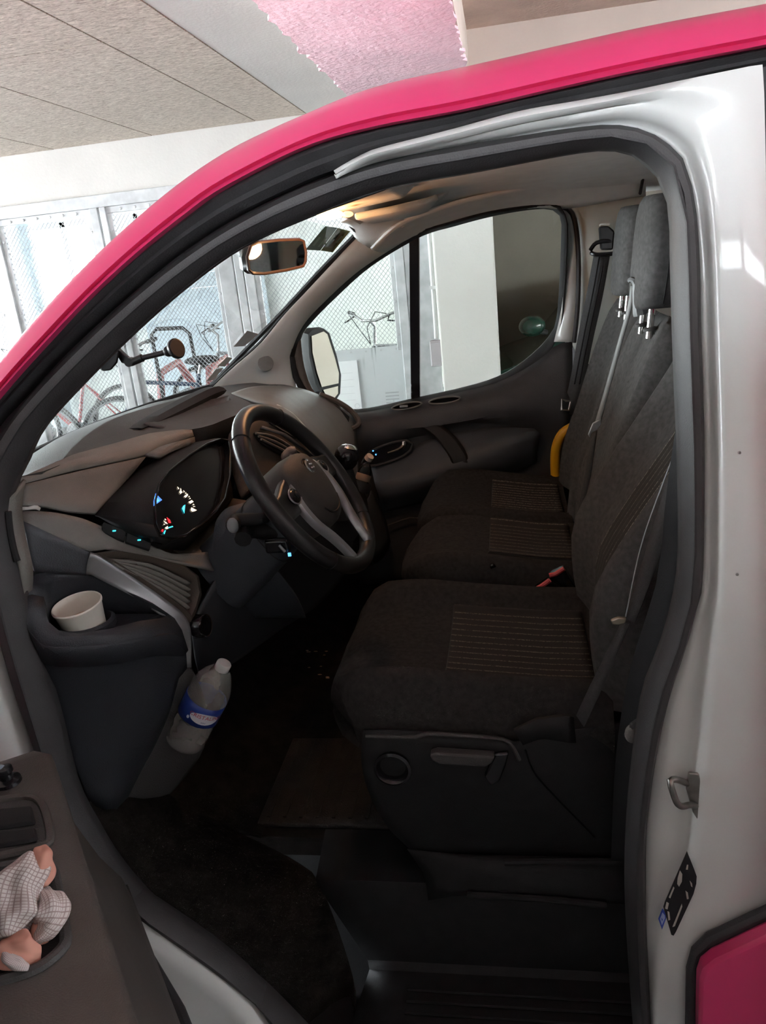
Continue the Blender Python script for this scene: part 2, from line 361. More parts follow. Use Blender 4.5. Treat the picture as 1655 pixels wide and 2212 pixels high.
# conduit and junction box
cdt = thing('conduit', (-.435, 3.9, 1.1), 'white plastic conduit running down beside the white pillar', 'pipe')
MB().tube([(-.425, 3.93, 2.7), (-.43, 3.93, 1.26), (-.432, 3.93, 1.2)], .013, 10).build('pipe', mat('white_pvc', (.7, .7, .69), .4, var=.02), cdt)
for z in (1.5, 2.0): box_obj('clip', (-.448, 3.915, z), (-.408, 3.955, z+.02), MATS['white_pvc'], cdt)
jb = thing('junction_box', (-.43, 3.92, 1.03), 'small grey junction box under the conduit beside the pillar', 'box')
box_obj('body', (-.475, 3.90, 1.03), (-.395, 3.96, 1.19), mat('grey_box_plastic', (.45, .42, .43), .5, var=.03), jb, bevel=.006)
box_obj('lid', (-.47, 3.893, 1.04), (-.40, 3.90, 1.18), MATS['grey_box_plastic'], jb, bevel=.003)

struct(box_obj('floor_plinth', (-6.5, 4.1, 0), (-.3, 7.4, .22), CONC))
# ---- bicycles in the cage
TYRE = mat('bicycle_tyre', (.03, .03, .03), .8, var=.1); SPOKE = mat('spoke_steel', (.5, .5, .5), .3, metal=.8, var=0)
REDP = mat('red_frame_paint', (.45, .05, .05), .35, var=.05); BLUP = mat('dark_blue_frame_paint', (.03, .06, .12), .35, var=.05); GRYP = mat('grey_frame_paint', (.18, .19, .2), .35, var=.05)
def bicycle(loc, ang, fm, label, name='bicycle', lift=0):
    t = thing(name, (0, 0, 0), label, 'bicycle', 'bicycles stored in the cage')
    R_ = .335
    for wx in (-.52, .52):
        wh = MB().tube([(wx+R_*math.cos(q), 0, R_+R_*math.sin(q)) for q in np.linspace(0, 2*math.pi, 37)[:-1]], .018, 6, closed=True).build('wheel', TYRE, t)
        MB().tube([(wx+.312*math.cos(q), 0, R_+.312*math.sin(q)) for q in np.linspace(0, 2*math.pi, 37)[:-1]], .009, 6, closed=True).build('rim', SPOKE, wh)
        s = MB()
        for k in range(20):
            q = 2*math.pi*k/20; s.tube([(wx, .02*(-1)**k, R_), (wx+.31*math.cos(q), 0, R_+.31*math.sin(q))], .0016, 3)
        s.tube([(wx, -.05, R_), (wx, .05, R_)], .02, 8).build('spokes', SPOKE, wh)
    fr = MB(); bb = (0, 0, .29); st = (.18, 0, .80); hd = (-.34, 0, .78); hd2 = (-.37, 0, .66)
    fr.tube([bb, st], .016); fr.tube([hd, (.15, 0, .72)], .016); fr.tube([hd2, bb], .018); fr.tube([hd, hd2], .02)
    for sy in (-.05, .05): fr.tube([bb, (.52, sy, R_)], .010); fr.tube([(.15, 0, .72), (.52, sy, R_)], .008); fr.tube([hd2, (-.42, sy, .60), (-.52, sy, R_)], .012)
    fr.build('frame', fm, t)
    hb = MB().tube([(-.33, 0, .80), (-.31, 0, .95), (-.36, 0, 1.0)], .014).tube([(-.27, -.31, 1.06), (-.32, -.22, 1.05), (-.37, -.08, 1.0), (-.37, .08, 1.0), (-.32, .22, 1.05), (-.27, .31, 1.06)], .012).build('handlebar', mat('handlebar_alloy', (.3, .3, .3), .35, metal=.7, var=.05), t)
    for sy in (-1, 1):
        MB().tube([(-.29, sy*.25, 1.055), (-.25, sy*.34, 1.065)], .017).build('grip', TYRE, hb)
        MB().tube([(-.33, sy*.2, 1.04), (-.40, sy*.24, 1.0), (-.36, sy*.30, .99)], .007, 6).build('brake_lever', TYRE, hb)
        MB().tube([(-.34, sy*.18, 1.05), (-.46, sy*.16, 1.08), (-.46, sy*.05, .95), (-.38, 0, .8)], .004, 5).build('cable', TYRE, hb)
    MB().ell((.22, 0, .90), (.14, .075, .035)).build('saddle', TYRE, t); MB().tube([st, (.21, 0, .88)], .013).build('seat_post', SPOKE, t)
    cr = MB().tube([(0, -.05, .29), (0, .05, .29)], .09, 16).build('chainring', SPOKE, t)
    MB().tube([(0, -.06, .29), (.12, -.06, .18), (.12, -.14, .18)], .011, 6).tube([(0, .06, .29), (-.12, .06, .40), (-.12, .14, .40)], .011, 6).build('crank', SPOKE, cr)
    t.location = Vector(loc); t.rotation_euler = (0, 0, ang); return t
bicycle((-4.25, 4.62, .22), .05, GRYP, 'grey bicycle behind the mesh at the far left, nearest the windscreen post')
bicycle((-3.85, 5.35, .22), -.06, REDP, 'red bicycle leaning among the others low in the windscreen')
bicycle((-2.50, 4.62, .22), .04, BLUP, 'dark blue bicycle behind the phone holder')
bicycle((-2.45, 6.35, .22), .1, GRYP, 'grey bicycle farthest back behind the red cart')
bicycle((-.95, 6.0, .22), 1.0, GRYP, 'bicycle whose handlebar shows above the steel plate in the side window')
# cart: black tubular push frame with red side panels
ct = thing('push_cart', (-2.25, 5.2, .22), 'red cart with a black tubular push frame behind the cage mesh', 'cart')
c0, c1 = at(325, 712, 5.0), at(408, 712, 5.0)
MB().tube([(c0[0], 5.0, .4), (c0[0], 5.0, c0[2]-.04), (c0[0]+.05, 5.0, c0[2]), (c1[0]-.05, 5.0, c0[2]-.01), (c1[0], 5.0, c0[2]-.06), (c1[0]+.03, 5.0, .4)], .016).build('push_frame', TYRE, ct)
MB().loft([[(c0[0]-.05, 5.1, .40), (c1[0]+.25, 5.1, .40), (c1[0]+.25, 5.7, .40), (c0[0]-.05, 5.7, .40)], [(c0[0]-.08, 5.05, .78), (c1[0]+.28, 5.05, .78), (c1[0]+.28, 5.75, .78), (c0[0]-.08, 5.75, .78)]]).build('tub', mat('dark_cart_plastic', (.06, .06, .065), .6), ct, bevel=.03)
for a in (-.05, .38): MB().tube([(c0[0]+a, 5.05, .72), (c0[0]+a+.04, 5.05, 1.0), (c0[0]+a+.10, 5.3, 1.05), (c0[0]+a+.16, 5.5, .75)], .035, 8).build('side_panel', mat('red_cart_plastic', (.40, .13, .13), .5), ct)
for a in (0, .5):
    for b in (5.2, 5.6): MB().lathe((c0[0]+a, b-.02, .34), (0, 1, 0), [(.02, 0), (.12, 0), (.12, .04), (.02, .04)], 16).build('wheel', TYRE, ct)

# ---- dark green car parked beyond the passenger window
GRN = mat('dark_green_car_paint', (.012, .045, .030), .25, var=.03, coat=.5); CGL = mat('dark_car_glass', (.03, .03, .028), .08, var=0)
car = thing('parked_car', (1.9, 5.3, 0), 'dark green car parked in the shaded bay past the side window', 'car')
prof = [(-.55, .35), (-.60, .55), (-.5, .72), (.05, .90), (.25, .95), (.62, 1.36), (.85, 1.46), (1.6, 1.50), (2.3, 1.42), (2.9, 1.02), (3.35, .98), (3.45, .6), (3.4, .35)]
rings = []
for yy, s_, dz in ((4.62, .93, -.0), (4.56, 1, 0), (4.7, 1, 0), (5.3, 1, .04), (5.9, 1, 0), (6.04, 1, 0), (5.98, .93, 0)):
    rings.append([((x-1.45)*s_+1.45, (yy+max(0, z-.95)*(.30 if yy < 5.3 else -.30) if yy != 5.3 else yy), (z-.6)*s_+.6+dz*(z > .8)) for x, z in prof])
MB().loft(rings).build('body', GRN, car, angle=30)
mr = at(1150, 706, 4.4)
hm = MB().ell((mr[0], 4.45, mr[2]), (.09, .10, .07)).build('mirror_housing', GRN, car)
MB().tube([(mr[0]+.02, 4.5, mr[2]-.03), (mr[0]+.1, 4.65, mr[2]-.07)], .02).build('mirror_arm', TYRE, hm)
def sidez(z): return 4.545+max(0, z-.95)*.30-.008
win_ = [(.42, .98), (.72, 1.33), (.95, 1.41), (1.55, 1.43), (1.55, .99)]
MB().prism([(x, sidez(z), z) for x, z in win_], (0, .02, 0)).build('side_window', CGL, car, smooth=False)
MB().prism([(x, sidez(z), z) for x, z in [(1.62, .99), (1.62, 1.43), (2.2, 1.38), (2.55, 1.05)]], (0, .02, 0)).build('side_window', CGL, car, smooth=False)
MB().prism([(.28, 4.75, .97), (.60, 4.86, 1.35), (.60, 5.74, 1.35), (.28, 5.85, .97)], (-.01, 0, .01)).build('windscreen', CGL, car, smooth=False)
MB().tube([(.36, sidez(.96), .96), (.50, sidez(1.12), 1.14), (.70, sidez(1.33), 1.345), (.95, sidez(1.4), 1.425), (1.6, sidez(1.44), 1.445)], .012, 6).build('window_trim', mat('car_trim', (.25, .25, .24), .4), car)
for wx in (.25, 2.75):
    for yy in (4.58, 5.86):
        wl = MB().lathe((wx, yy, .31), (0, 1, 0), [(.2, 0), (.29, 0), (.31, .03), (.31, .16), (.29, .18), (.2, .18)], 24).build('wheel', TYRE, car)
        MB().lathe((wx, yy-.01, .31), (0, 1, 0), [(.05, -.01), (.2, 0), (.2, .03)], 20).build('wheel_cover', SPOKE, wl)

# ================================================================== the van
van = thing('van_body', (0, .99, .2), 'pink and white van body around the open driver doorway', 'van')
# pixel outlines of the door opening, unprojected onto the leaning door plane
I_l = [(760, 2330), (680, 2250), (560, 2130), (440, 2040), (330, 1955), (255, 1870), (205, 1790), (160, 1700), (120, 1542), (76, 1397), (45, 1281), (30, 1205), (14, 1110), (22, 1060), (52, 998)]
I_t = [(52, 998), (85, 930), (165, 840), (280, 725), (400, 620), (520, 535), (675, 465), (830, 408), (1025, 371), (1225, 333), (1315, 323), (1375, 336), (1425, 381)]
I_r = [(1425, 381), (1450, 451), (1453, 560), (1460, 800), (1468, 1000), (1470, 1200), (1458, 1300), (1430, 1400), (1392, 1500), (1370, 1640), (1356, 1790), (1353, 1950), (1366, 2176), (1380, 2330)]
O_l = [(720, 2330), (592, 2203), (550, 2140), (465, 2063), (338, 1974), (241, 1911), (175, 1822), (120, 1715), (72, 1597), (33, 1488), (0, 1372), (-32, 1230), (-48, 1110), (-45, 1030), (-5, 950)]
O_t = [(-5, 950), (40, 885), (120, 795), (240, 680), (365, 575), (490, 490), (650, 405), (825, 346), (1025, 308), (1250, 273), (1350, 270), (1425, 296), (1475, 341)]
O_r = [(1475, 341), (1500, 426), (1512, 560), (1514, 685), (1519, 838), (1522, 990), (1518, 1247), (1501, 1323), (1480, 1399), (1447, 1500), (1420, 1619), (1404, 1725), (1396, 1806), (1396, 1951), (1404, 2144), (1412, 2330)]
def seg(l, n, off): return resample([dr(u, v, off) for u, v in l], n)
def loop(ls, ns, off): 
    out = []
    for l, n in zip(ls, ns): out += list(seg(l, n, off))[(1 if out else 0):]
    return np.array(out)
NS = (44, 50, 44)
li = loop((I_l, I_t, I_r), NS, .030); lo = loop((O_l, O_t, O_r), NS, .012)
rows = []
for t, b in ((0, .02), (0, 0), (.18, -.020), (.45, -.030), (.72, -.026), (.94, -.010), (1, .012), (1, .03)):
    r = li*(1-t)+lo*t; r[:, 1] += b; rows.append(r)
MB().patch(rows).build('door_seal', RUBG, van, fix=False, solid=.004)
# a thin groove line along the seal
g = li*.55+lo*.45; g[:, 1] -= .028
MB().tube(g[::2], .0028, 5).build('seal_lip', RUB, van)
# white painted door frame: top and rear post
W_t = [(725, 377), (755, 359), (790, 341), (825, 328), (975, 290), (1125, 250), (1250, 228), (1375, 205), (1500, 178), (1625, 152), (1640, 149)]
O_t2 = [(725, 379), (755, 368), (790, 357), (825, 346), (925, 327), (1025, 308), (1140, 290), (1250, 273), (1350, 270), (1425, 296), (1475, 341)]
E_r = [(1640, 149), (1644, 300), (1646, 420), (1651, 600), (1658, 800), (1664, 1000), (1668, 1250), (1668, 1500), (1664, 1750), (1656, 1960), (1600, 2000), (1530, 2036), (1500, 2064), (1488, 2105), (1485, 2200), (1490, 2330)]
C_r = [(1487, 330), (1515, 420), (1530, 560), (1535, 685), (1540, 838), (1543, 990), (1540, 1247), (1524, 1350), (1512, 1430), (1500, 1540), (1488, 1660), (1475, 1810), (1436, 1910), (1411, 1975), (1408, 2144), (1416, 2330)]
K_r = [(1520, 275), (1551, 380), (1563, 560), (1567, 685), (1573, 838), (1577, 990), (1578, 1247), (1572, 1350), (1566, 1430), (1553, 1560), (1541, 1690), (1526, 1850), (1478, 1985), (1450, 2047), (1428, 2144), (1432, 2330)]
K_t = [(725, 378), (755, 362), (790, 346), (825, 334), (975, 298), (1125, 262), (1250, 238), (1340, 222), (1420, 220), (1480, 240), (1520, 275)]
C_t = [(725, 378.5), (755, 365), (790, 352), (825, 342), (925, 322), (1025, 303), (1140, 283), (1250, 266), (1355, 260), (1435, 285), (1487, 330)]
n1, n2 = 40, 60
def two(lt, lr, off): return np.array(list(seg(lt, n1, off))+list(seg(lr, n2, off))[1:])
r0 = two(O_t2, O_r, .020); r1 = two(C_t, C_r, .016); r2 = two(K_t, K_r, -.012); r3 = two(W_t, E_r, -.022)
rows = [r0, r0*.5+r1*.5, r1]+[r1*(1-t)+r2*t+np.array([0, -.010*math.sin(math.pi*t), 0]) for t in (.25, .5, .75)]+[r2]+[r2*(1-t)+r3*t+np.array([0, -.006*math.sin(math.pi*t), 0]) for t in (.33, .66)]+[r3, r3+np.array([.012, .05, .0])]
MB().patch(rows).build('door_frame', WHITE, van, fix=False, solid=.006, off=1, angle=60)
# white lower sill and hinge post outside the seal
so = resample([dr(u, v, .02) for u, v in O_l], 40)
E_l = [(560, 2420), (400, 2330), (300, 2260), (200, 2200), (110, 2120), (40, 2040), (-30, 1950), (-90, 1850), (-150, 1740), (-200, 1630), (-240, 1520), (-270, 1400), (-300, 1280), (-300, 1180), (-270, 1100)]
S_l = [(660, 2370), (516, 2178), (470, 2135), (423, 2101), (321, 2038), (200, 1980), (110, 1890), (45, 1790), (0, 1670), (-30, 1550), (-60, 1420), (-90, 1280), (-105, 1180), (-100, 1100), (-70, 1020)]
s1 = resample([dr(u, v, -.012) for u, v in S_l], 40); s2 = resample([dr(u, v, -.03) for u, v in E_l], 40)
rows = [so, so*.6+s1*.4+np.array([0, -.012, 0]), s1+np.array([0, -.005, 0]), s1*.9+s2*.1+np.array([0, .0, 0]), s1*.5+s2*.5+np.array([0, -.004, 0]), s2]
MB().patch(rows).build('sill_panel', WHITE, van, fix=False, solid=.006, off=1, angle=50)
# pink roof rail and windscreen post (outer skin)
P_t = [(-160, 985), (0, 783), (100, 665), (200, 560), (300, 467), (400, 386), (500, 321), (600, 272), (660, 246), (750, 208), (850, 177), (1000, 145), (1200, 100), (1400, 56), (1655, 8), (1900, -40)]
P_b = [(-160, 1040), (0, 846), (100, 736), (200, 632), (300, 541), (400, 461), (470, 411), (600, 342), (700, 301), (830, 268), (1000, 236), (1200, 190), (1400, 146), (1655, 96), (1900, 48)]
pb = seg(P_b, 70, -.045); pt = resample([dr(u, v, .055) for u, v in P_t], 70)
pts_in = pt+np.array([0, .07, .012]); pin2 = pt+np.array([0.0, .14, .02])
rows = [pb+np.array([0, .03, 0]), pb, pb*.86+pt*.14+np.array([0, .004, .0]), pb*.82+pt*.18+np.array([0, -.010, .0]), pb*.5+pt*.5+np.array([0, -.020, .006]), pb*.2+pt*.8+np.array([0, -.012, .004]), pt, pts_in, pin2]
rail = MB().patch(rows).build('roof_rail', PINK, van, fix=False, angle=60)
# crease line of the roof gutter on the rail
# outer dark rubber between rail and white frame
T_b = [(-100, 1040), (-20, 925), (40, 860), (120, 772), (240, 660), (365, 556), (490, 473), (650, 395), (740, 360), (825, 328), (975, 290), (1125, 250), (1375, 205), (1500, 178), (1625, 152), (1655, 146), (1900, 96)]
tb = seg(T_b, 70, .0); ta = seg(P_b, 70, -.02)
rows = [ta, ta*.7+tb*.3+np.array([0, -.012, 0]), ta*.45+tb*.55+np.array([0, -.004, 0]), ta*.25+tb*.75+np.array([0, -.012, 0]), tb, tb+np.array([0, .03, 0])]
MB().patch(rows).build('drip_seal', RUB, van, fix=False, angle=30)
# dark inner post behind the seals so that nothing shows between them
fa = seg(P_b[:11], 40, .022); fb2 = seg(I_t[:8], 40, .030)
MB().patch([fa, fa*.5+fb2*.5+np.array([0, .01, 0]), fb2]).build('inner_post', RUB, van, fix=False, solid=.006, off=1)
# roof skin and the mirrored passenger side shell
def mir(P): Q = np.array(P, float).copy(); Q[:, 1] = 1.96-Q[:, 1]; return Q
roofi = [k for k in range(70) if pt[k][0] > -.36]
ra = pin2[roofi]; rows = []
for t in np.linspace(0, 1, 13):
    r = ra*(1-t)+mir(ra)*t; r[:, 2] += .055*math.sin(math.pi*t); rows.append(r)
MB().patch(rows).build('roof_skin', PINK, van, fix=False, solid=.004)
kk = [k for k in range(70) if pt[k][0] > -.30]
prow = [mir(r)[kk] for r in (pb+np.array([0, .03, 0]), pb, pb*.5+pt*.5+np.array([0, -.02, .006]), pt, pts_in, pin2)]
MB().patch(prow).build('roof_rail', PINK, van, fix=False)
# the rest of the van side behind the doorway: rubber edge, pink sliding door
box_obj('sliding_door', (.385, -.02, .40), (1.75, .02, 1.20), PINK, van, bevel=.01)
MB().loft([[(.385, -.02, 1.2), (1.75, -.02, 1.2), (1.75, .02, 1.2), (.385, .02, 1.2)], [(.40, .10, 1.90), (1.75, .10, 1.90), (1.75, .13, 1.90), (.40, .13, 1.90)]]).build('rear_quarter', PINK, van)
er = seg(E_r[:10], 30, -.02); MB().tube([p+np.array([.012, .01, 0]) for p in er], .014, 8).build('edge_rubber', RUB, van)
pd_ = [(1510, 2330), (1510, 2212), (1512, 2122), (1520, 2098), (1545, 2078), (1655, 2026), (1800, 1960), (1800, 2330)]
pk = [dr(u, v, -.085) for u, v in pd_]
MB().prism(pk, (0, .03, 0)).build('side_panel', PINK, van, bevel=.006)
bd = [(1484, 2330), (1484, 2212), (1486, 2104), (1497, 2064), (1530, 2032), (1655, 1974), (1800, 1905), (1800, 2330)]
MB().prism([dr(u, v, -.055) for u, v in bd], (0, .02, 0)).build('panel_rubber', RUB, van, bevel=.006)
# striker
st = thing('door_striker', dr(1500, 1760, -.01), 'bare steel door striker loop on the white rear post', 'striker')
def q(u, v, off=-.02): return dr(u, v, off)
MB().prism([q(1486, 1665, -.006), q(1508, 1667, -.006), q(1519, 1700, -.006), q(1524, 1730, -.006), q(1520, 1770, -.006), q(1512, 1777, -.006), q(1495, 1750, -.006), q(1481, 1700, -.006)], (0, -.006, 0)).build('plate', mat('worn_steel', (.28, .27, .25), .35, metal=.9, var=.3), st, bevel=.002)
MB().tube(resample([q(1484, 1692, -.008), q(1462, 1684, -.03), q(1449, 1686, -.036), q(1449, 1694, -.04), q(1455, 1715, -.042), q(1463, 1735, -.042), q(1474, 1742, -.038), q(1488, 1739, -.025), q(1504, 1739, -.008)], 30), .0052, 10).build('loop', mat('worn_steel', (.28, .27, .25)), st)
# sticker on the post (small print too blurred to read) and its small blue companion
sk = thing('tyre_sticker', dr(1470, 1960, -.01), 'black printed sticker low on the white rear post', 'sticker')
STK = mat('black_sticker', (.012, .012, .014), .35, var=.1); STW = mat('sticker_print', (.5, .47, .42), .6, var=.1); STB = mat('blue_sticker', (.04, .08, .42), .5, var=.05); STP = mat('pale_blue_print', (.35, .42, .65), .5, var=.05)
def flat(poly, m, par, name, off, th=.0012): return MB().prism([dr(u, v, off) for u, v in poly], (0, -th, 0)).build(name, m, par, smooth=False)
SOF = -.020
flat([(1484, 1838), (1500, 1878), (1505, 1892), (1504, 1908), (1498, 1930), (1460, 2012), (1455, 2020), (1450, 2018), (1433, 1958), (1436, 1948)], STK, sk, 'sheet', SOF)
for poly in ([(1469, 1880), (1474, 1888), (1473, 1904), (1467, 1915), (1463, 1909), (1464, 1897)], [(1484, 1868), (1487, 1868), (1486, 1878), (1482, 1878)], [(1455, 1915), (1457, 1918), (1448, 1940), (1445, 1938)], [(1440, 1948), (1445, 1951), (1442, 1964), (1437, 1962)], [(1442, 1968), (1446, 1970), (1448, 1986), (1444, 1988)], [(1473, 1952), (1474, 1958), (1458, 2000), (1453, 2002)], [(1481, 1924), (1486, 1928), (1488, 1941), (1484, 1942)], [(1490, 1902), (1495, 1908), (1496, 1916), (1493, 1914)]):
    flat(poly, STW, sk, 'print', SOF-.0014, .0006)
bs = thing('blue_sticker', dr(1430, 1985, -.01), 'tiny blue edged sticker at the lower corner of the black one', 'sticker')
flat([(1431, 1962), (1438, 1970), (1440, 1980), (1430, 2007), (1422, 1984)], STB, bs, 'sheet', SOF+.001)
flat([(1431, 1971), (1436, 1977), (1437, 1982), (1430, 1998), (1426, 1985)], STP, bs, 'print', SOF-.0004, .0006)
flat([(1429, 1982), (1432, 1986), (1430, 1990)], STB, bs, 'symbol', SOF-.0012, .0004)
# scuffs on the post
SCF = mat('grey_scuff', (.25, .25, .24), .7, var=.1); 
for u, v in ((1593, 1241), (1598, 978)): MB().lathe(dr(u, v, -.0265), (0, -1, 0), [(.0022, -.001), (.0018, .0012)], 8).build('scuff', SCF, van)
MB().tube([dr(1532, 1338, .008), dr(1536, 1355, .006), dr(1537, 1368, .006)], .002, 6).build('scuff', SCF, van)

# ---- floor, step well, bulkhead
van_floor = [(-.95, .10, .50)]
px_rows = None
box_obj('cab_floor', (-1.15, .40, .40), (.9, 1.86, .45), CARP, van)
# entry step: tread low in the doorway, riser up to the carpeted floor
XL = [(-.50, -.36), (.0, .0), (.30, .30)]
rows = []
for y, z, xl in ((.045, .225, -.40), (.10, .235, -.38), (.245, .238, -.36), (.258, .25, -.365), (.266, .43, -.45), (.275, .452, -.46), (.42, .458, -.47)):
    rows.append([(xl+(.32-xl)*t, y, z) for t in np.linspace(0, 1, 12)])
MB().patch(rows).build('entry_step', BLK, van, solid=.005, fix=False, angle=25)
for k in range(6): MB().tube([(-.27, .07+k*.026, .241), (.22, .07+k*.026, .241)], .004, 6).build('step_rib', BLK, van)
ll = [p for p in loop((I_l,), (44,), .05) if p[2] < 1.05]; n_ = len(ll); ll = np.array(ll)
tg_ = resample([(-.38, .16, .235), (-.40, .24, .24), (-.45, .27, .44), (-.52, .32, .46), (-.66, .36, .50), (-.80, .34, .62), (-.90, .30, .80), (-.95, .26, 1.0)], n_)
MB().patch([ll, ll*.6+tg_*.4+np.array([0, .01, 0]), tg_]).build('side_carpet', CARP, van, fix=False, solid=.005, off=1)
MB().patch(grid_rows([[(-.62, .40, .455), (-.62, 1.0, .455), (-.62, 1.86, .455)], [(-.80, .40, .50), (-.80, 1.0, .50), (-.80, 1.86, .50)], [(-1.0, .36, .68), (-1.0, 1.0, .68), (-1.0, 1.86, .68)], [(-1.05, .30, 1.2), (-1.05, 1.0, 1.2), (-1.05, 1.86, 1.2)]], 10, 0, False)).build('toe_board', CARP, van, solid=.01, fix=False)
box_obj('bulkhead', (.88, .06, .40), (.92, 1.9, 1.25), DASH, van)
box_obj('rear_cabin_wall', (1.72, .06, .40), (1.76, 1.9, 1.95), HEADL, van)
box_obj('floor_pan', (-1.2, .06, .15), (1.7, 1.9, .20), BLK, van)
# floor mat
mat_o = thing('floor_mat', (-.45, .6, .45), 'dark ribbed rubber floor mat in the driver footwell', 'mat')
MB().box((-.46, .60, .457), (.36, .34, .012)).build('mat', mat('brown_black_mat', (.022, .017, .014), .9, var=.3, scale=30, bump=.6, bscale=300), mat_o, bevel=.004)
for k in range(9): box_obj('rib', (-.62+k*.04, .45, .463), (-.612+k*.04, .75, .467), MATS['brown_black_mat'], mat_o)

# ---- headliner, windscreen
def hz(x, y): 
    t = (y-.98)/.80; return 1.895-.055*abs(t)**3.2-(.06*max(0, (-x-.05)/.38)**1.6 if x < -.05 else 0)
rows = []
for x in np.linspace(-.43, 1.7, 24): rows.append([(x, y, hz(x, y)) for y in np.linspace(.235, 1.80, 25)])
MB().patch(rows).build('headliner', HEADL, van, fix=False, solid=.01, off=1)
glass_far = [(-1.09, 1.72, 1.318), (-.92, 1.70, 1.445), (-.75, 1.665, 1.57), (-.60, 1.63, 1.685), (-.46, 1.59, 1.785)]
rows = []
for p in resample(glass_far, 12):
    w_ = p[1]-.98; rows.append([(p[0]-.13*(1-(abs(t))**2.2)*(1-(p[2]-1.318)/.7), .98+w_*t, p[2]+(.035*(1-abs(t)**2)*((p[2]-1.318)/.47))) for t in np.linspace(-1, 1, 21)])
MB().patch(rows).build('windscreen', WGLASS, van, fix=False)
WS = rows
# black band round the glass
for k, nm in ((0, 'screen_edge'), (-1, 'screen_edge')): MB().tube([r[k] for r in WS], .009, 6).build(nm, BLK, van)
MB().tube([tuple(np.array(p)) for p in WS[0]], .012, 6).build('screen_edge', BLK, van)
# cowl in front of the dash
MB().patch([[(p[0]-.02, p[1], p[2]-.01) for p in WS[0]], [(p[0]-.05, p[1], p[2]-.05) for p in WS[0]], [(p[0]-.25, p[1], p[2]-.10) for p in WS[0]]]).build('cowl', BLK, van, fix=False, solid=.005)
MB().patch([[(p[0]-.22, p[1], p[2]-.08) for p in WS[0]], [(p[0]-.5, p[1], p[2]-.14) for p in WS[0]], [(p[0]-.95, p[1], p[2]-.36) for p in WS[0]], [(p[0]-1.0, p[1], .5) for p in WS[0]]]).build('bonnet', PINK, van, fix=False, solid=.005)

# ---- passenger side: pillar trims and cant rail
gl_loop_t = [(640, 770), (650, 727), (668, 700), (722, 645), (800, 576), (905, 513), (980, 489), (1060, 468), (1130, 455), (1180, 451), (1207, 461), (1214, 485)]
fr_loop_t = [(628, 770), (637, 725), (655, 690), (707, 637), (790, 562), (895, 503), (975, 480), (1055, 459), (1128, 447), (1190, 443), (1214, 452), (1225, 485)]
# A-post trim
ap = [[(455, 838, 1.70), (500, 795, 1.695), (560, 742, 1.68), (612, 680, 1.665), (655, 634, 1.65), (715, 570, 1.625), (770, 512, 1.60)],
      [(500, 850, 1.74), (535, 805, 1.73), (585, 755, 1.72), (630, 698, 1.70), (672, 650, 1.685), (735, 588, 1.66), (800, 535, 1.635)],
      [(590, 850, 1.79), (600, 800, 1.785), (622, 752, 1.775), (650, 700, 1.76), (690, 655, 1.75), (760, 590, 1.73), (830, 540, 1.715)],
      [(640, 850, 1.84), (633, 800, 1.84), (633, 745, 1.84), (652, 692, 1.835), (705, 638, 1.82), (790, 562, 1.80), (880, 510, 1.785)]]
px_patch('windscreen_post_trim', ap, TRIML, van, n=24, extra=12, solid=.008)
MB().tube(resample(A([(455, 838, 1.70), (500, 795, 1.695), (560, 742, 1.68), (612, 680, 1.665), (655, 634, 1.65), (715, 570, 1.625), (768, 514, 1.60), (766, 497, 1.55), (748, 480, 1.5)]), 40), .006, 6).build('screen_gasket', BLK, van)
# speaker grille on the post base
sp = at(574, 785, 1.712); nx_ = _n((.35, -.85, .35))
g_ = MB().lathe(sp, nx_, [(.0, .007), (.024, .007), (.028, .004), (.028, -.006)], 24, cap=False).build('speaker_grille', mat('grille_grey', (.33, .33, .31), .8, var=.1, bump=1, bscale=600), van)
# mirrored driver post trim (inside)
dpst = [mir(resample(A(r), 16)) for r in ap[:2]]
MB().patch([dpst[0]+np.array([-.03, -.03, -.02]), dpst[1]+np.array([-.05, -.05, -.03])]).build('windscreen_post_trim', BLK, van, fix=False, solid=.008)
# cant rail trim above the window
cr_ = [[(800, 535, 1.62), (860, 480, 1.55), (960, 440, 1.55), (1060, 415, 1.56), (1160, 395, 1.58), (1260, 380, 1.60), (1395, 352, 1.62)],
       [(830, 540, 1.70), (880, 495, 1.70), (960, 466, 1.70), (1060, 440, 1.70), (1160, 424, 1.70), (1260, 410, 1.70), (1395, 392, 1.70)],
       [(880, 510, 1.785), (930, 491, 1.785), (980, 479, 1.782), (1060, 457, 1.778), (1160, 444, 1.775), (1230, 446, 1.77), (1395, 418, 1.765)]]
px_patch('cant_rail_trim', cr_, HEADL, van, n=24, extra=8, solid=.008)
# B-post trim, upper pale and lower dark
bp_ = [[(1228, 452, 1.80), (1243, 480, 1.805), (1252, 540, 1.815), (1252, 640, 1.83), (1248, 700, 1.84), (1235, 740, 1.85)],
       [(1262, 444, 1.765), (1285, 480, 1.765), (1290, 540, 1.77), (1290, 640, 1.78), (1287, 700, 1.785), (1280, 790, 1.79)],
       [(1480, 410, 1.76), (1480, 480, 1.76), (1480, 540, 1.76), (1480, 640, 1.765), (1480, 700, 1.77), (1480, 790, 1.78)]]
px_patch('rear_post_trim', bp_, mat('cream_grey_trim', (.47, .46, .40), .7, var=.05, scale=8), van, n=20, extra=10, solid=.008)
bl_ = [[(1236, 742, 1.85), (1232, 800, 1.86), (1225, 900, 1.87), (1215, 1000, 1.87)], [(1280, 785, 1.80), (1275, 850, 1.80), (1268, 920, 1.80), (1260, 1010, 1.80)], [(1480, 780, 1.80), (1480, 850, 1.80), (1480, 920, 1.80), (1480, 1080, 1.80)]]
px_patch('rear_post_lower_trim', bl_, DASH, van, n=16, extra=6, solid=.008)
MB().tube(A([(1403, 345, 1.45), (1392, 370, 1.6), (1383, 418, 1.74)]), .005, 6).build('headliner_joint', BLK, van)
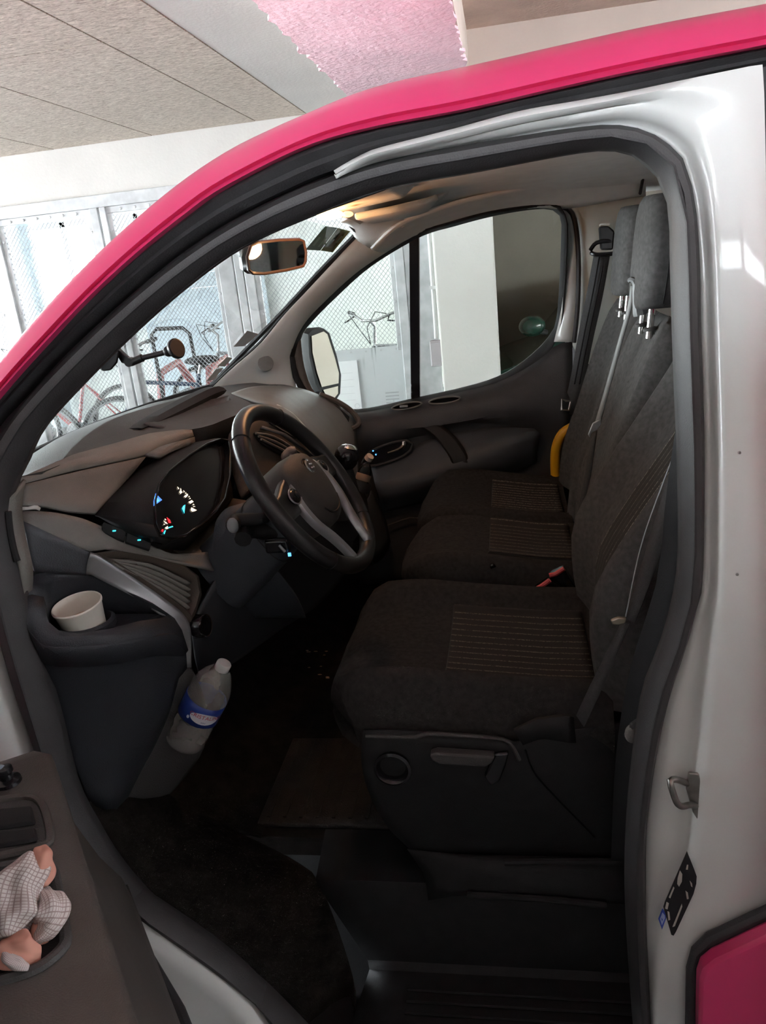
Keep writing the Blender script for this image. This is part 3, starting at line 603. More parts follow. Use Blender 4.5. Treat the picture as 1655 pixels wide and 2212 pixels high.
box_obj('rear_side_wall', (.55, 1.80, .4), (1.75, 1.84, 1.2), HEADL, van); box_obj('rear_side_glass', (.62, 1.84, 1.2), (1.72, 1.845, 1.84), GLASS, van)
# white painted body edge seen behind the passenger glass
wp = [[(1215, 452, 1.80), (1224, 480, 1.80), (1222, 560, 1.80), (1214, 660, 1.80), (1197, 738, 1.81)], [(1226, 452, 1.79), (1241, 482, 1.79), (1247, 560, 1.79), (1245, 660, 1.79), (1238, 738, 1.80)]]
px_patch('rear_post_edge', wp, WHITE, van, n=20, solid=.004, off=1)
MB().tube(resample(A([(1200, 444, 1.785), (1228, 452, 1.785), (1243, 482, 1.785), (1250, 560, 1.785), (1248, 660, 1.785), (1240, 740, 1.79)]), 24), .008, 8).build('post_seal', RUB, van)
px_patch('header_corner_trim', [[(735, 476, 1.42), (790, 455, 1.42), (870, 462, 1.50)], [(752, 484, 1.52), (800, 490, 1.54), (872, 474, 1.56)], [(770, 514, 1.60), (802, 534, 1.632), (866, 482, 1.58)]], HEADL, van, n=10, extra=6)
# light-coloured outside skin under the passenger window and the driver-side lower wing
box_obj('passenger_side_skin', (.25, 1.90, .40), (1.75, 1.94, 1.2), WHITE, van)

# ================================================================== dashboard
dash = thing('dashboard', (-.9, .98, .6), 'dark grey moulded dashboard across the van cab', 'dashboard')
# core block so that no light leaks through the skin panels
MB().loft([[(-1.08, y, .75), (-.86, y, .72), (-.80, y, 1.0), (-.88, y, 1.22), (-1.06, y, 1.27)] for y in (.36, .9, 1.4, 1.72)]).build('core', BLK, dash)
def onp(u, v, p0, n, off=0):
    n = _n(n); d = ROT @ np.array([u-PCX, v-PCY, FPX]); return CAM+d*(np.dot(np.array(p0)-CAM, n)/np.dot(d, n))+n*off
base = [tuple(np.array(p)+np.array([.02, 0, -.004])) for p in WS[0]]
top1 = A([(41, 1034, .21), (118, 1012, .30), (154, 977, .42), (195, 940, .55), (246, 910, .68), (308, 889, .82), (390, 866, 1.0), (440, 853, 1.12), (493, 852, 1.28), (539, 838, 1.42), (606, 834, 1.58), (637, 840, 1.70)])
top2 = A([(41, 1040, .20), (110, 1008, .31), (154, 990, .37), (250, 963, .50), (318, 946, .59), (400, 932, .67), (450, 922, .76), (500, 902, .86), (545, 888, .98), (590, 872, 1.15), (625, 862, 1.4), (665, 860, 1.62)])
bs_ = resample(base, 30, False); t1 = resample(top1, 30); t2 = resample(top2, 30)
MB().patch([bs_, bs_*.5+t1*.5+np.array([0, 0, .015]), t1, t1*.5+t2*.5+np.array([0, 0, -.004]), t2, t2+np.array([-.02, 0, -.08])]).build('top_pad', DASH, dash, fix=False, solid=.006, angle=50)
# storage bin with its raised black lip
rec = [[(310, 920, .66), (380, 893, .82), (430, 872, .94), (470, 862, 1.03), (492, 858, 1.10)], [(345, 928, .66), (400, 915, .79), (450, 900, .91), (480, 885, 1.01), (500, 878, 1.08)], [(350, 935, .66), (420, 925, .76), (460, 915, .86), (490, 903, .96), (515, 893, 1.04)]]
px_patch('bin_floor', rec, DASH, dash, n=14)
LY = .06
lipA = resample(A([(u, v, y-LY) for u, v, y in [(298, 924, .69), (345, 896, .80), (400, 866, .94), (450, 841, 1.06), (474, 834, 1.11), (483, 837, 1.125)]]), 24)
lipB = resample(A([(u, v, y-LY) for u, v, y in [(302, 928, .69), (352, 914, .79), (407, 890, .92), (452, 868, 1.04), (474, 857, 1.10), (485, 850, 1.125)]]), 24)
MB().loft([lipA, lipA*.5+lipB*.5+np.array([.012, 0, 0]), lipB, lipB+np.array([-.028, 0, -.004]), lipA+np.array([-.028, 0, .0])] and [np.array([lipA[i], (lipA[i]+lipB[i])/2+np.array([.008, 0, 0]), lipB[i], lipB[i]+np.array([-.03, 0, -.004]), lipA[i]+np.array([-.03, 0, 0])]) for i in range(24)]).build('bin_lip', BLK, dash, angle=35)
# hood over the instruments
hs = [[(41, 1034, .21), (154, 986, .37), (250, 961, .50), (318, 941, .585), (402, 929, .66), (412, 931, .67)], [(41, 1049, .20), (154, 1020, .335), (250, 1000, .44), (312, 987, .51), (345, 968, .56), (416, 944, .665)]]
px_patch('hood_ridge', hs, mat('pale_grey_dash_plastic', (.26, .25, .225), .5, var=.1, scale=10, bump=.2, bscale=450), dash, n=20, smooth=False)
hf = [[(41, 1049, .20), (110, 1033, .28), (200, 1012, .385), (312, 987, .51)], [(42, 1075, .19), (90, 1065, .24), (190, 1050, .35), (265, 1045, .43)], [(44, 1095, .18), (90, 1096, .21), (150, 1108, .25), (205, 1112, .29)]]
px_patch('hood_face', hf, DASHL, dash, n=14, extra=6)
px_patch('hood_end', [[(312, 987, .51), (345, 968, .56), (416, 944, .665)], [(345, 992, .52), (370, 978, .57), (418, 958, .665)]], DASHL, dash, n=8, smooth=False)
px_patch('hood_flap', [[(325, 966, .548), (350, 951, .59), (388, 940, .64)], [(338, 972, .545), (362, 956, .59), (400, 945, .64)]], SILV, dash, n=8, solid=.004, off=1, smooth=False)
px_patch('hood_clip', [[(46, 1092, .186), (80, 1091, .20), (88, 1097, .204)], [(48, 1101, .182), (78, 1100, .197), (86, 1103, .20)]], TRIML, dash, n=6, solid=.004, off=1, smooth=False)
# instrument cluster
CP, CN = (-.685, .50, 1.275), (.86, -.10, .50)
scr_o = [(323, 1140), (323, 1090), (332, 1055), (352, 1028), (395, 993), (436, 967), (466, 957), (482, 961), (487, 985), (485, 1035), (474, 1085), (455, 1112), (424, 1140), (390, 1164), (358, 1172), (334, 1166)]
inn = np.array([onp(u, v, CP, CN) for u, v in scr_o])
out_px = [(205, 1112, .29), (230, 1085, .33), (262, 1050, .42), (300, 1015, .49), (345, 990, .535), (421, 955, .665), (462, 947, .71), (490, 948, .735), (498, 985, .745), (497, 1040, .735), (505, 1075, .71), (480, 1110, .64), (440, 1150, .54), (400, 1190, .44), (340, 1185, .33), (270, 1150, .30)]
outr = np.array(A(out_px))
r_in = np.array([onp(u, v, CP, CN, .016) for u, v in scr_o])
cl_ = [np.vstack([r, r[:1]]) for r in (inn, r_in+(r_in-r_in.mean(0))*.03, outr)]
MB().patch([cl_[0], cl_[1], cl_[1]*.6+cl_[2]*.4, cl_[2]]).build('cluster_surround', BLK, dash, fix=False, solid=.004, angle=60)
scrn = MB().prism(inn, tuple(-_n(CN)*.01)).build('cluster_screen', BLK2, dash, smooth=False)
rim_ = [p+_n(CN)*.002 for p in r_in]; MB().tube(rim_, .0022, 6, closed=True).build('screen_rim', BLK2, dash)
def em(name, col, s): return mat(name, col, .5, var=0, emit=s)
EB = em('blue_display_light', (.06, .19, .75), .9); EC = em('cyan_display_light', (.05, .60, .75), .9); EW = em('warm_white_marks', (.85, .72, .55), .8); ER = em('red_marks', (.75, .02, .03), .7); EBL = em('pale_blue_marks', (.12, .45, .9), .9)
def gly(poly, m, off=.0015, name='gauge_mark'): return MB().prism([onp(u, v, CP, CN, off) for u, v in poly], tuple(_n(CN)*.0006)).build(name, m, scrn, smooth=False)
gly([(330, 1062), (328, 1096), (349, 1081)], EB, name='trip_display')
for pl in ([(330, 1070), (334, 1074), (333, 1079), (329, 1078)], [(331, 1087), (338, 1081), (344, 1081), (332, 1093)], [(336, 1077), (341, 1079), (337, 1081)]): gly(pl, EBL, .0025)
gly([(399, 1091), (397, 1110), (392, 1099), (395, 1093)], EC); gly([(394, 1095), (393, 1101), (396, 1104), (397, 1096)], EBL, .0025)
for pl in ([(382, 1052), (386, 1056), (384, 1058)], [(389, 1055), (391, 1060), (388, 1062)], [(386, 1063), (390, 1061), (393, 1064), (389, 1068)], [(395, 1060), (398, 1063), (396, 1065)], [(400, 1064), (402, 1068), (399, 1067)], [(404, 1067), (405, 1071), (400, 1076), (396, 1073)], [(407, 1072), (409, 1074), (406, 1075)], [(409, 1076), (411, 1078), (408, 1079)], [(413, 1081), (417, 1085), (410, 1089), (406, 1085)], [(416, 1089), (419, 1091), (415, 1092)], [(417, 1094), (421, 1095), (416, 1096)], [(412, 1097), (418, 1100), (424, 1103), (420, 1105), (414, 1106), (411, 1103)]): gly(pl, EW)
gly([(359, 1118), (366, 1124), (368, 1131), (363, 1130)], ER); gly([(349, 1144), (352, 1145), (351, 1150), (347, 1148)], ER)
for pl in ([(355, 1121), (358, 1124), (355, 1125)], [(352, 1126), (358, 1129), (361, 1133), (356, 1131)], [(352, 1133), (356, 1133), (353, 1135)], [(355, 1141), (361, 1137), (362, 1143), (358, 1144)]): gly(pl, EW)
gly([(362, 1140), (371, 1137), (373, 1139), (363, 1142)], EC); gly([(352, 1152), (355, 1146), (357, 1147), (354, 1155)], EC)
# strip under the cluster
px_patch('cluster_sill', [[(375, 1192, .43), (440, 1142, .56), (500, 1080, .70)], [(400, 1200, .42), (460, 1155, .54), (530, 1085, .68)], [(425, 1205, .40), (475, 1165, .53), (545, 1110, .68)]], mat('brown_grey_dash_plastic', (.085, .068, .055), .5, var=.15, scale=14, bump=.2, bscale=450), dash, n=10, smooth=False)
DBR = MATS['brown_grey_dash_plastic']
# ledge with buttons
px_patch('ledge', [[(44, 1107, .185), (100, 1108, .21), (169, 1120, .255), (226, 1143, .29), (329, 1178, .335), (375, 1196, .37), (447, 1194, .42)],
                   [(46, 1118, .18), (105, 1124, .205), (165, 1136, .245), (218, 1158, .275), (300, 1190, .32), (370, 1212, .36), (450, 1212, .41)],
                   [(52, 1150, .175), (110, 1165, .20), (195, 1192, .245), (226, 1187, .265), (300, 1203, .31), (400, 1222, .36), (460, 1235, .40)]], DASHL, dash, n=26, extra=6)
for (a, b, c, d) in (((222, 1130, .288), (272, 1149, .305), (268, 1172, .297), (217, 1152, .28)), ((274, 1150, .306), (328, 1168, .328), (322, 1191, .32), (270, 1173, .298))):
    bt = MB().prism([at(*a)+np.array([.004, -.004, .004]), at(*b)+np.array([.004, -.004, .004]), at(*c)+np.array([.004, -.004, .004]), at(*d)+np.array([.004, -.004, .004])], (-.004, .003, -.005)).build('switch', BLK, dash, bevel=.0015)
    m_ = (np.array(at(*a))+at(*b)+at(*c)+at(*d))/4+np.array([.0055, -.005, .0055])
    MB().box(m_, (.006, .003, .002)).build('switch_symbol', EC, bt)
# end panel with bluish daylight put into its colour, silver trim
px_patch('end_panel', [[(50, 1125, .176), (110, 1152, .20), (195, 1192, .245)], [(60, 1180, .172), (120, 1195, .205), (190, 1215, .245)], [(72, 1232, .178), (130, 1236, .217), (186, 1238, .245)]], mat('blue_lit_dash_plastic', (.065, .072, .082), .5, var=.12, scale=14, bump=.2, bscale=450), dash, n=14, extra=6)
px_patch('end_cap', [[(50, 1035, .185), (42, 1090, .17), (48, 1150, .16), (66, 1232, .15), (60, 1300, .14)], [(16, 1075, .14), (12, 1110, .135), (20, 1160, .13), (38, 1225, .125), (46, 1285, .12)]], DASHL, dash, n=16)
MB().tube(resample(A([(17, 1105, .133), (22, 1150, .128), (30, 1190, .124), (37, 1212, .122)]), 14), .006, 8).build('cap_slot', BLK, dash)
px_patch('silver_trim', [[(195, 1192, .24), (215, 1200, .25), (300, 1255, .295), (355, 1295, .315), (395, 1330, .33), (408, 1365, .335), (410, 1440, .325)], [(188, 1215, .242), (205, 1225, .25), (290, 1280, .283), (345, 1315, .30), (385, 1345, .315), (398, 1385, .32), (402, 1440, .318)], [(186, 1238, .245), (200, 1240, .25), (285, 1290, .275), (335, 1322, .29), (375, 1355, .305), (390, 1395, .312), (398, 1440, .315)]], SILV, dash, n=30, extra=6)
# driver air vent: frame and slats
vf_o = [(202, 1195, .25), (250, 1188, .275), (320, 1200, .315), (400, 1222, .36), (430, 1245, .385), (436, 1285, .385), (425, 1320, .365), (412, 1350, .345), (395, 1328, .332), (350, 1290, .313), (290, 1248, .288), (235, 1212, .262)]
vf_i = [(232, 1206, .262), (262, 1202, .28), (320, 1212, .312), (385, 1232, .35), (412, 1252, .372), (420, 1282, .372), (416, 1305, .36), (409, 1320, .348), (396, 1310, .338), (355, 1280, .318), (300, 1246, .295), (255, 1220, .272)]
vo, vi = np.array(A(vf_o)), np.array(A(vf_i)); vo2 = np.vstack([vo, vo[:1]]); vi2 = np.vstack([vi, vi[:1]])
dv = MB().patch([vo2, vo2*.5+vi2*.5+np.array([.006, -.004, .006]), vi2, vi2+np.array([-.035, .0, -.01])]).build('side_vent', DBR, dash, fix=False, angle=50)
MB().prism(vi+np.array([-.035, 0, -.01]), (-.004, 0, 0)).build('vent_back', BLK, dv)
for k in range(5):
    t = (k+.6)/5.2; a = vi[0]*(1-t)+vi[11]*t; e_ = vi[4]*(1-t)+vi[7]*t; m1 = vi[2]*(1-t)+vi[9]*t
    L_ = resample([a, m1, e_], 10); MB().patch([L_+np.array([.002, 0, .002]), L_+np.array([-.024, .004, -.010])]).build('slat', DASHL, dv, solid=.004, fix=False)
px_patch('vent_blade', [[(268, 1208, .282), (284, 1222, .288)], [(290, 1210, .292), (302, 1226, .297)]], DBR, dv, n=4, smooth=False)
# cup-holder pod
p_o = [(52, 1290, .125), (58, 1262, .15), (80, 1243, .185), (130, 1236, .22), (186, 1240, .247), (250, 1264, .268), (320, 1300, .288), (375, 1338, .302), (390, 1362, .30), (380, 1375, .28), (320, 1370, .21), (240, 1385, .15), (165, 1392, .115), (100, 1390, .105), (72, 1380, .105), (58, 1340, .11)]
p_i = [(92, 1290, .15), (96, 1268, .18), (115, 1252, .21), (145, 1248, .23), (186, 1250, .248), (245, 1272, .266), (305, 1302, .28), (355, 1322, .295), (362, 1330, .295), (350, 1338, .27), (300, 1345, .21), (235, 1362, .165), (170, 1372, .135), (125, 1365, .125), (102, 1345, .125), (93, 1315, .135)]
po = np.array(A(p_o)); pi_ = np.array(A(p_i)); pf = pi_.copy(); pf[:, 2] = pf[:, 2]*.2+.8*(at(184, 1334, .198)[2]-.047); pf = pf+np.array([-.01, .012, 0])
cl = lambda r: np.vstack([r, r[:1]])
pod = MB().patch([cl(po+np.array([0, .01, -.05])), cl(po), cl(po*.5+pi_*.5+np.array([.0, -.004, .006])), cl(pi_), cl(pi_*.5+pf*.5+np.array([0, 0, -.004])), cl(pf)]).build('cup_pod', mat('blue_black_plastic', (.026, .029, .035), .5, var=.12, scale=14, bump=.2, bscale=450), dash, fix=False, solid=.003, angle=60)
MB().prism(pf+np.array([0, 0, .002]), (0, 0, -.004)).build('pod_floor', MATS['blue_black_plastic'], pod, smooth=False)
cupc = at(184, 1334, .198); CUPZ = cupc[2]-.045
MB().lathe((cupc[0], cupc[1], CUPZ+.012), (0, 0, 1), [(.040, -.01), (.047, .0), (.053, .012), (.053, .024), (.046, .028), (.042, .01), (.040, -.005)], 28, cap=False).build('cup_ring', MATS['blue_black_plastic'], pod)
# lower side of the dash
px_patch('side_panel', [[(60, 1345, .112), (100, 1391, .107), (165, 1393, .117), (240, 1387, .152), (320, 1373, .212), (388, 1373, .285), (402, 1440, .315)],
    [(95, 1440, .13), (120, 1460, .13), (170, 1460, .145), (230, 1455, .175), (300, 1450, .22), (350, 1450, .265), (385, 1455, .31)],
    [(130, 1560, .15), (155, 1575, .155), (200, 1580, .17), (240, 1580, .19), (290, 1575, .22), (325, 1570, .25), (350, 1565, .29)],
    [(190, 1720, .16), (205, 1735, .165), (225, 1745, .175), (240, 1745, .19), (248, 1745, .21), (255, 1742, .23), (262, 1738, .25)]], MATS['blue_black_plastic'], dash, n=20, extra=12)
px_patch('pocket_strip', [[(352, 1450, .285), (368, 1443, .30), (398, 1438, .318), (410, 1440, .33)], [(345, 1510, .285), (362, 1510, .30), (390, 1505, .32), (440, 1510, .36)], [(328, 1580, .28), (350, 1590, .30), (385, 1600, .33), (440, 1605, .38)], [(300, 1660, .265), (330, 1672, .29), (365, 1680, .33), (400, 1670, .37)], [(262, 1722, .25), (285, 1738, .275), (310, 1740, .30), (340, 1735, .33)], [(248, 1742, .25), (275, 1746, .27), (295, 1746, .29), (310, 1746, .30)]], DASH, dash, n=14, extra=16)
# light switch at the end of the silver trim
ls = at(434, 1352, .36)
sw = MB().lathe(ls, (1, -.1, .1), [(.0, .012), (.020, .012), (.024, .006), (.026, -.01)], 24).build('light_switch', BLK2, dash)
MB().lathe(ls, (1, -.1, .1), [(.021, .013), (.0235, .0135), (.0235, .009)], 24, cap=False).build('switch_ring', CHROME, sw)
# dark plastic knee panel behind the wheel
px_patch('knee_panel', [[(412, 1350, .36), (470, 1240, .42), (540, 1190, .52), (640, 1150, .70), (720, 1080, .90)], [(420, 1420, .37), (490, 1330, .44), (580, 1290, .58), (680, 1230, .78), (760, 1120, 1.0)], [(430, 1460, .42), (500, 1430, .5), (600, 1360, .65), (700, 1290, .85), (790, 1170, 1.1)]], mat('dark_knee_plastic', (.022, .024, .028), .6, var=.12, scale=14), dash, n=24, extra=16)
# ---- centre stack
px_patch('centre_stack', [[(488, 985, .745), (498, 935, .77), (530, 905, .80), (570, 893, .88), (612, 898, .97), (660, 940, 1.05), (715, 1000, 1.14)], [(500, 1010, .74), (525, 960, .76), (548, 925, .80), (580, 918, .87), (615, 930, .95), (660, 975, 1.03), (700, 1020, 1.1)], [(510, 1050, .72), (540, 1010, .76), (560, 985, .80), (590, 985, .86), (625, 1000, .93), (655, 1025, 1.0), (690, 1050, 1.07)], [(520, 1080, .70), (560, 1050, .76), (590, 1040, .81), (620, 1050, .88), (650, 1065, .95), (680, 1080, 1.02), (720, 1100, 1.1)]], DBR, dash, n=22, extra=12)
v_c = [(541, 944, .79), (556, 938, .815), (590, 952, .87), (630, 978, .94), (662, 1003, 1.0), (655, 1012, .99), (630, 1003, .93), (590, 985, .86), (560, 966, .80)]
vcm = np.array(A(v_c)); nn = np.array([.012, -.006, .012])
cv = MB().prism(vcm+nn, tuple(-nn*.3)).build('centre_vent', BLK, dash, bevel=.003)
for k in range(3):
    t = (k+.6)/3.4; a = vcm[0]*(1-t)+vcm[8]*t; b = vcm[2]*(1-t)+vcm[7]*t; c = vcm[4]*(1-t)+vcm[5]*t
    MB().tube(resample([a+nn*1.25, b+nn*1.25, c+nn*1.25], 8), .0035, 6).build('slat', DASHL, cv)
MB().patch([np.array(A([(556, 936, .82), (600, 950, .89), (668, 1000, 1.01)]))+nn*1.1, np.array(A([(560, 930, .83), (610, 946, .91), (680, 1000, 1.03)]))+nn*1.1]).build('vent_trim', MATS['blue_lit_dash_plastic'], cv, fix=False, solid=.003)
dsp = np.array(A([(566, 911, .86), (592, 916, .91), (624, 936, .97), (638, 953, 1.0), (632, 957, .99), (600, 940, .92), (575, 925, .87)]))+nn*1.3
dm = MB().prism(dsp, tuple(-nn*.4)).build('dash_display', BLK2, dash, bevel=.002)
MB().tube(dsp[[3, 4, 5, 6]], .0016, 5).build('display_rim', SILV, dm)
# passenger pad and tray
px_patch('passenger_pad', [[(500, 853, 1.26), (545, 839, 1.42), (610, 836, 1.58), (660, 845, 1.68), (700, 862, 1.72), (745, 890, 1.75), (768, 925, 1.75)], [(545, 870, 1.08), (580, 858, 1.22), (630, 865, 1.38), (670, 885, 1.48), (710, 910, 1.55), (748, 940, 1.60), (768, 965, 1.66)],
    [(580, 878, .98), (605, 880, 1.05), (645, 905, 1.15), (680, 935, 1.25), (712, 962, 1.35), (745, 985, 1.45), (770, 1000, 1.58)], [(600, 893, .97), (625, 903, 1.02), (660, 935, 1.1), (690, 968, 1.17), (715, 1000, 1.26), (742, 1022, 1.40), (775, 1030, 1.55)], [(640, 945, .99), (665, 970, 1.04), (690, 1005, 1.1), (710, 1040, 1.16), (730, 1060, 1.26), (755, 1075, 1.40), (790, 1080, 1.55)]], DASHL, dash, n=22, extra=16)
MB().tube(resample(A([(690, 852, 1.72), (729, 868, 1.74), (758, 887, 1.75), (773, 905, 1.74), (774, 918, 1.72), (760, 927, 1.70)]), 20), .010, 8).build('tray_rim', DBR, dash)
px_patch('tray_recess', [[(688, 856, 1.70), (725, 876, 1.72), (755, 900, 1.72)], [(690, 866, 1.66), (722, 890, 1.68), (752, 918, 1.68)]], BLK, dash, n=8, solid=.004, off=1)
px_patch('airbag_flap', [[(592, 878, 1.0), (620, 892, 1.06), (655, 925, 1.1)], [(598, 874, 1.02), (630, 892, 1.08), (664, 928, 1.12)]], TRIML, dash, n=8, solid=.003, off=1)
px_patch('glovebox', [[(700, 1050, 1.16), (740, 1070, 1.32), (790, 1080, 1.55), (800, 1060, 1.70)], [(720, 1150, 1.16), (770, 1160, 1.32), (820, 1160, 1.55), (830, 1120, 1.70)], [(700, 1240, 1.16), (760, 1230, 1.32), (820, 1210, 1.55), (840, 1170, 1.70)]], DASH, dash, n=10, extra=6)
px_patch('console', [[(660, 1060, .90), (700, 1045, 1.0), (735, 1035, 1.1), (760, 1030, 1.18)], [(690, 1110, .86), (730, 1090, .96), (765, 1075, 1.08), (785, 1065, 1.18)], [(700, 1200, .84), (740, 1180, .95), (780, 1160, 1.06), (800, 1150, 1.18)]], BLK, dash, n=10, extra=6)

# ================================================================== steering wheel and column
TH, PSI = .5766, -.0418; WC = np.array([-.418, .48, 1.272])
WN = np.array([math.cos(TH)*math.cos(PSI), math.cos(TH)*math.sin(PSI), math.sin(TH)]); W1 = _n(np.cross([0, 0, 1], WN)); W2 = np.cross(WN, W1)
def wp_(a, b, n=0): return WC+a*W1+b*W2+n*WN
LEA = mat('black_leather', (.016, .015, .015), .30, var=.15, bump=.1, bscale=700)
sw_ = thing('steering_wheel', WC-WN*.05, 'black leather steering wheel with silver lower spokes', 'steering wheel')
MB().tube([wp_(.189*math.cos(q), .189*math.sin(q)) for q in np.linspace(0, 2*math.pi, 73)[:-1]], .0175, 14, closed=True).build('rim', LEA, sw_)
for q in (2.2, .95, 3.9, 5.5): MB().tube([wp_(.189*math.cos(q), .189*math.sin(q))+.0178*(math.cos(s)*(W1*math.cos(q)+W2*math.sin(q))+math.sin(s)*WN) for s in np.linspace(0, 2*math.pi, 17)[:-1]], .0012, 5, closed=True).build('rim_seam', BLK, sw_)
ho = [(-.085, .045), (-.06, .066), (0, .074), (.06, .066), (.085, .045), (.092, .0), (.075, -.055), (.045, -.085), (0, -.092), (-.045, -.085), (-.075, -.055), (-.092, 0)]
ho = resample(ho+[ho[0]], 37)[:-1]
rings = [[wp_(a*s, b*s, n) for a, b in ho] for s, n in ((1.0, -.06), (1.04, -.02), (1.0, .004), (.93, .014), (.75, .022), (.45, .027), (.15, .029))]
hub = MB().loft(rings).build('airbag_cover', mat('hub_plastic', (.045, .041, .038), .55, var=.1, bump=.2, bscale=600), sw_)
hl = [(-.05, -.05), (-.03, -.068), (0, -.074), (.03, -.068), (.05, -.05)]
MB().tube([wp_(a, b, .021) for a, b in resample(hl, 14)], .0025, 6).build('cover_groove', BLK, hub)
emb = MB().lathe(wp_(.012, .030, .024), WN, [(.0, .006), (.014, .006), (.017, .004), (.0175, 0)], 24).build('emblem', CHROME, hub)
MB().lathe(wp_(.012, .030, .026), WN, [(.0, .0052), (.0125, .0052), (.0125, .004)], 24).build('emblem_face', mat('emblem_grey', (.16, .15, .14), .35, metal=.6, var=.1), emb)
for q in range(4): MB().ell(wp_(.012+.006*math.cos(q*1.571+.6), .030+.006*math.sin(q*1.571+.6), .0315), (.0028, .0028, .0028), 8, 6).build('emblem_mark', CHROME, emb)
MB().tube([wp_(.012+.0215*math.cos(q), .030+.0215*math.sin(q), .0235) for q in np.linspace(0, 6.283, 25)[:-1]], .0018, 5, closed=True).build('emblem_ring', BLK, emb)
for sx in (-1, 1):
    sp = MB().loft([[wp_(sx*x, b+db, n) for db, n in ((-h, -.012), (-h, .006), (h, .008), (h, -.012))] for x, b, h in ((.07, .01, .040), (.11, .008, .034), (.145, .004, .028), (.185, 0, .026))]).build('spoke', LEA, sw_, bevel=.006)
    # silver horn running from the button pod down to the lower rim
    hr = [(.082, .035), (.10, .02), (.112, -.015), (.108, -.06), (.085, -.11), (.075, -.14), (.07, -.172)]
    hi_ = [(.070, .030), (.075, .0), (.080, -.03), (.076, -.065), (.055, -.10), (.045, -.135), (.040, -.178)]
    ro = resample(hr, 18); ri = resample(hi_, 18)
    MB().patch([[wp_(sx*a, b, .000) for a, b in ro], [wp_(sx*a, b, .012) for a, b in ro*.8+ri*.2], [wp_(sx*a, b, .014) for a, b in ro*.4+ri*.6], [wp_(sx*a, b, .004) for a, b in ri]]).build('spoke_trim', SILV, sw_, solid=.004, fix=False)
    pod_ = MB().ell(wp_(sx*.104, .008, .010), (.024, .016, .008), 16, 8, M=np.stack([W1, W2, WN], 1)).build('button_pod', BLK2, sw_)
    MB().tube([wp_(sx*.104+.0245*math.cos(q), .008+.0165*math.sin(q), .0125) for q in np.linspace(0, 6.283, 25)[:-1]], .0016, 5, closed=True).build('pod_ring', SILV, pod_)
    MB().ell(wp_(sx*.104, .008, .018), (.007, .007, .003), 10, 6, M=np.stack([W1, W2, WN], 1)).build('button', BLK, pod_)
col = thing('steering_column', WC-WN*.2, 'dark column shroud with control stalks behind the steering wheel', 'steering column')
rs = []
for d, sa, sb, cb in ((.035, .070, .055, -.005), (.06, .082, .068, -.01), (.12, .085, .075, -.02), (.20, .085, .08, -.03), (.28, .08, .08, -.04)):
    rs.append([wp_(sa*math.copysign(abs(math.cos(q))**.6, math.cos(q)), cb+sb*math.copysign(abs(math.sin(q))**.6, math.sin(q)), -d) for q in np.linspace(0, 2*math.pi, 29)[:-1]])
SLD = mat('blue_lit_dark_plastic', (.036, .041, .049), .5, var=.12, scale=14, bump=.2, bscale=450)  # bluish light falling on the shroud is painted into this plastic
shd = MB().loft(rs).build('shroud', SLD, col)
MB().tube([p+_n(p-WC)*.001 for p in rs[2]], .0015, 5, closed=True).build('shroud_seam', BLK, shd)
lower = [at(430, 1300, .40), at(600, 1250, .50)]
px_patch('column_cover', [[(470, 1130, .44), (490, 1100, .45), (530, 1088, .48)], [(462, 1170, .42), (500, 1160, .42), (560, 1165, .45)], [(456, 1215, .42), (515, 1210, .43), (600, 1230, .47)], [(455, 1265, .44), (530, 1275, .46), (640, 1285, .52)], [(470, 1330, .50), (560, 1330, .54), (660, 1330, .62)]], SLD, col, n=20, extra=16)
e0 = at(503, 1135, .335)
s1_ = MB().tube(resample([wp_(-.075, .01, -.07), wp_(-.11, .012, -.07), e0+np.array([-.002, .03, 0]), e0], 10), [.010, .010, .011, .012, .013, .013, .014, .015, .0155, .014], 12).build('stalk', BLK, col)
MB().ell(e0, (.012, .010, .0155), 12, 8).build('stalk_cap', mat('grey_stalk_cap', (.22, .24, .25), .5), s1_)
e1_ = at(525, 1165, .34); MB().tube(resample([wp_(-.07, -.03, -.09), e1_+np.array([0, .04, .005]), e1_], 8), .017, 10).build('stalk', BLK, col)
MB().tube(resample([wp_(.075, .01, -.07), wp_(.13, .02, -.07), wp_(.19, .03, -.065)], 8), .010, 10).build('stalk', BLK, col)
ts = at(600, 1178, .375); tl = MB().box(ts, (.05, .02, .03)).build('column_switch', BLK2, col, bevel=.006)
MB().box(at(629, 1193, .375)+np.array([.0, -.012, 0]), (.006, .003, .007)).build('switch_light', EBL, tl)
MB().tube([at(603, 1178, .36), at(616, 1192, .36)], .003, 6).build('switch_edge', SILV, tl)
# key fob hanging by the centre vent
kf = thing('key_fob', at(610, 1000, .86), 'small grey key fob hanging beside the centre air vent', 'key')
MB().tube(resample(A([(600, 1018, .84), (597, 1008, .84), (605, 1000, .85), (622, 992, .86)])+np.array([.03, -.02, .03]), 10), [.006, .007, .008, .009, .010, .011, .012, .012, .011, .008], 10).build('fob', mat('grey_key_plastic', (.20, .17, .15), .4), kf)
MB().box(at(615, 1010, .85)+np.array([.03, -.02, .03]), (.014, .02, .02)).build('tag', CHROME, kf, bevel=.003)
# gear lever
gk = at(748, 988, .93)
gl_ = thing('gear_lever', (gk[0], gk[1], gk[2]-.16), 'black gear lever with chrome topped knob beside the wheel', 'gear lever')
kn = MB().ell(gk, (.032, .030, .036)).build('knob', BLK2, gl_); 
MB().lathe(gk+np.array([.004, 0, .002]), (.35, .15, 1), [(.0, .033), (.014, .031), (.022, .024)], 20).build('knob_cap', CHROME, kn)
MB().loft([[gk+np.array([r*math.cos(q)-dx, r*math.sin(q), -h]) for q in np.linspace(0, 6.283, 15)[:-1]] for r, h, dx in ((.014, .028, 0), (.018, .05, 0), (.035, .10, .01), (.05, .16, .02))]).build('gaiter', BLK, gl_)
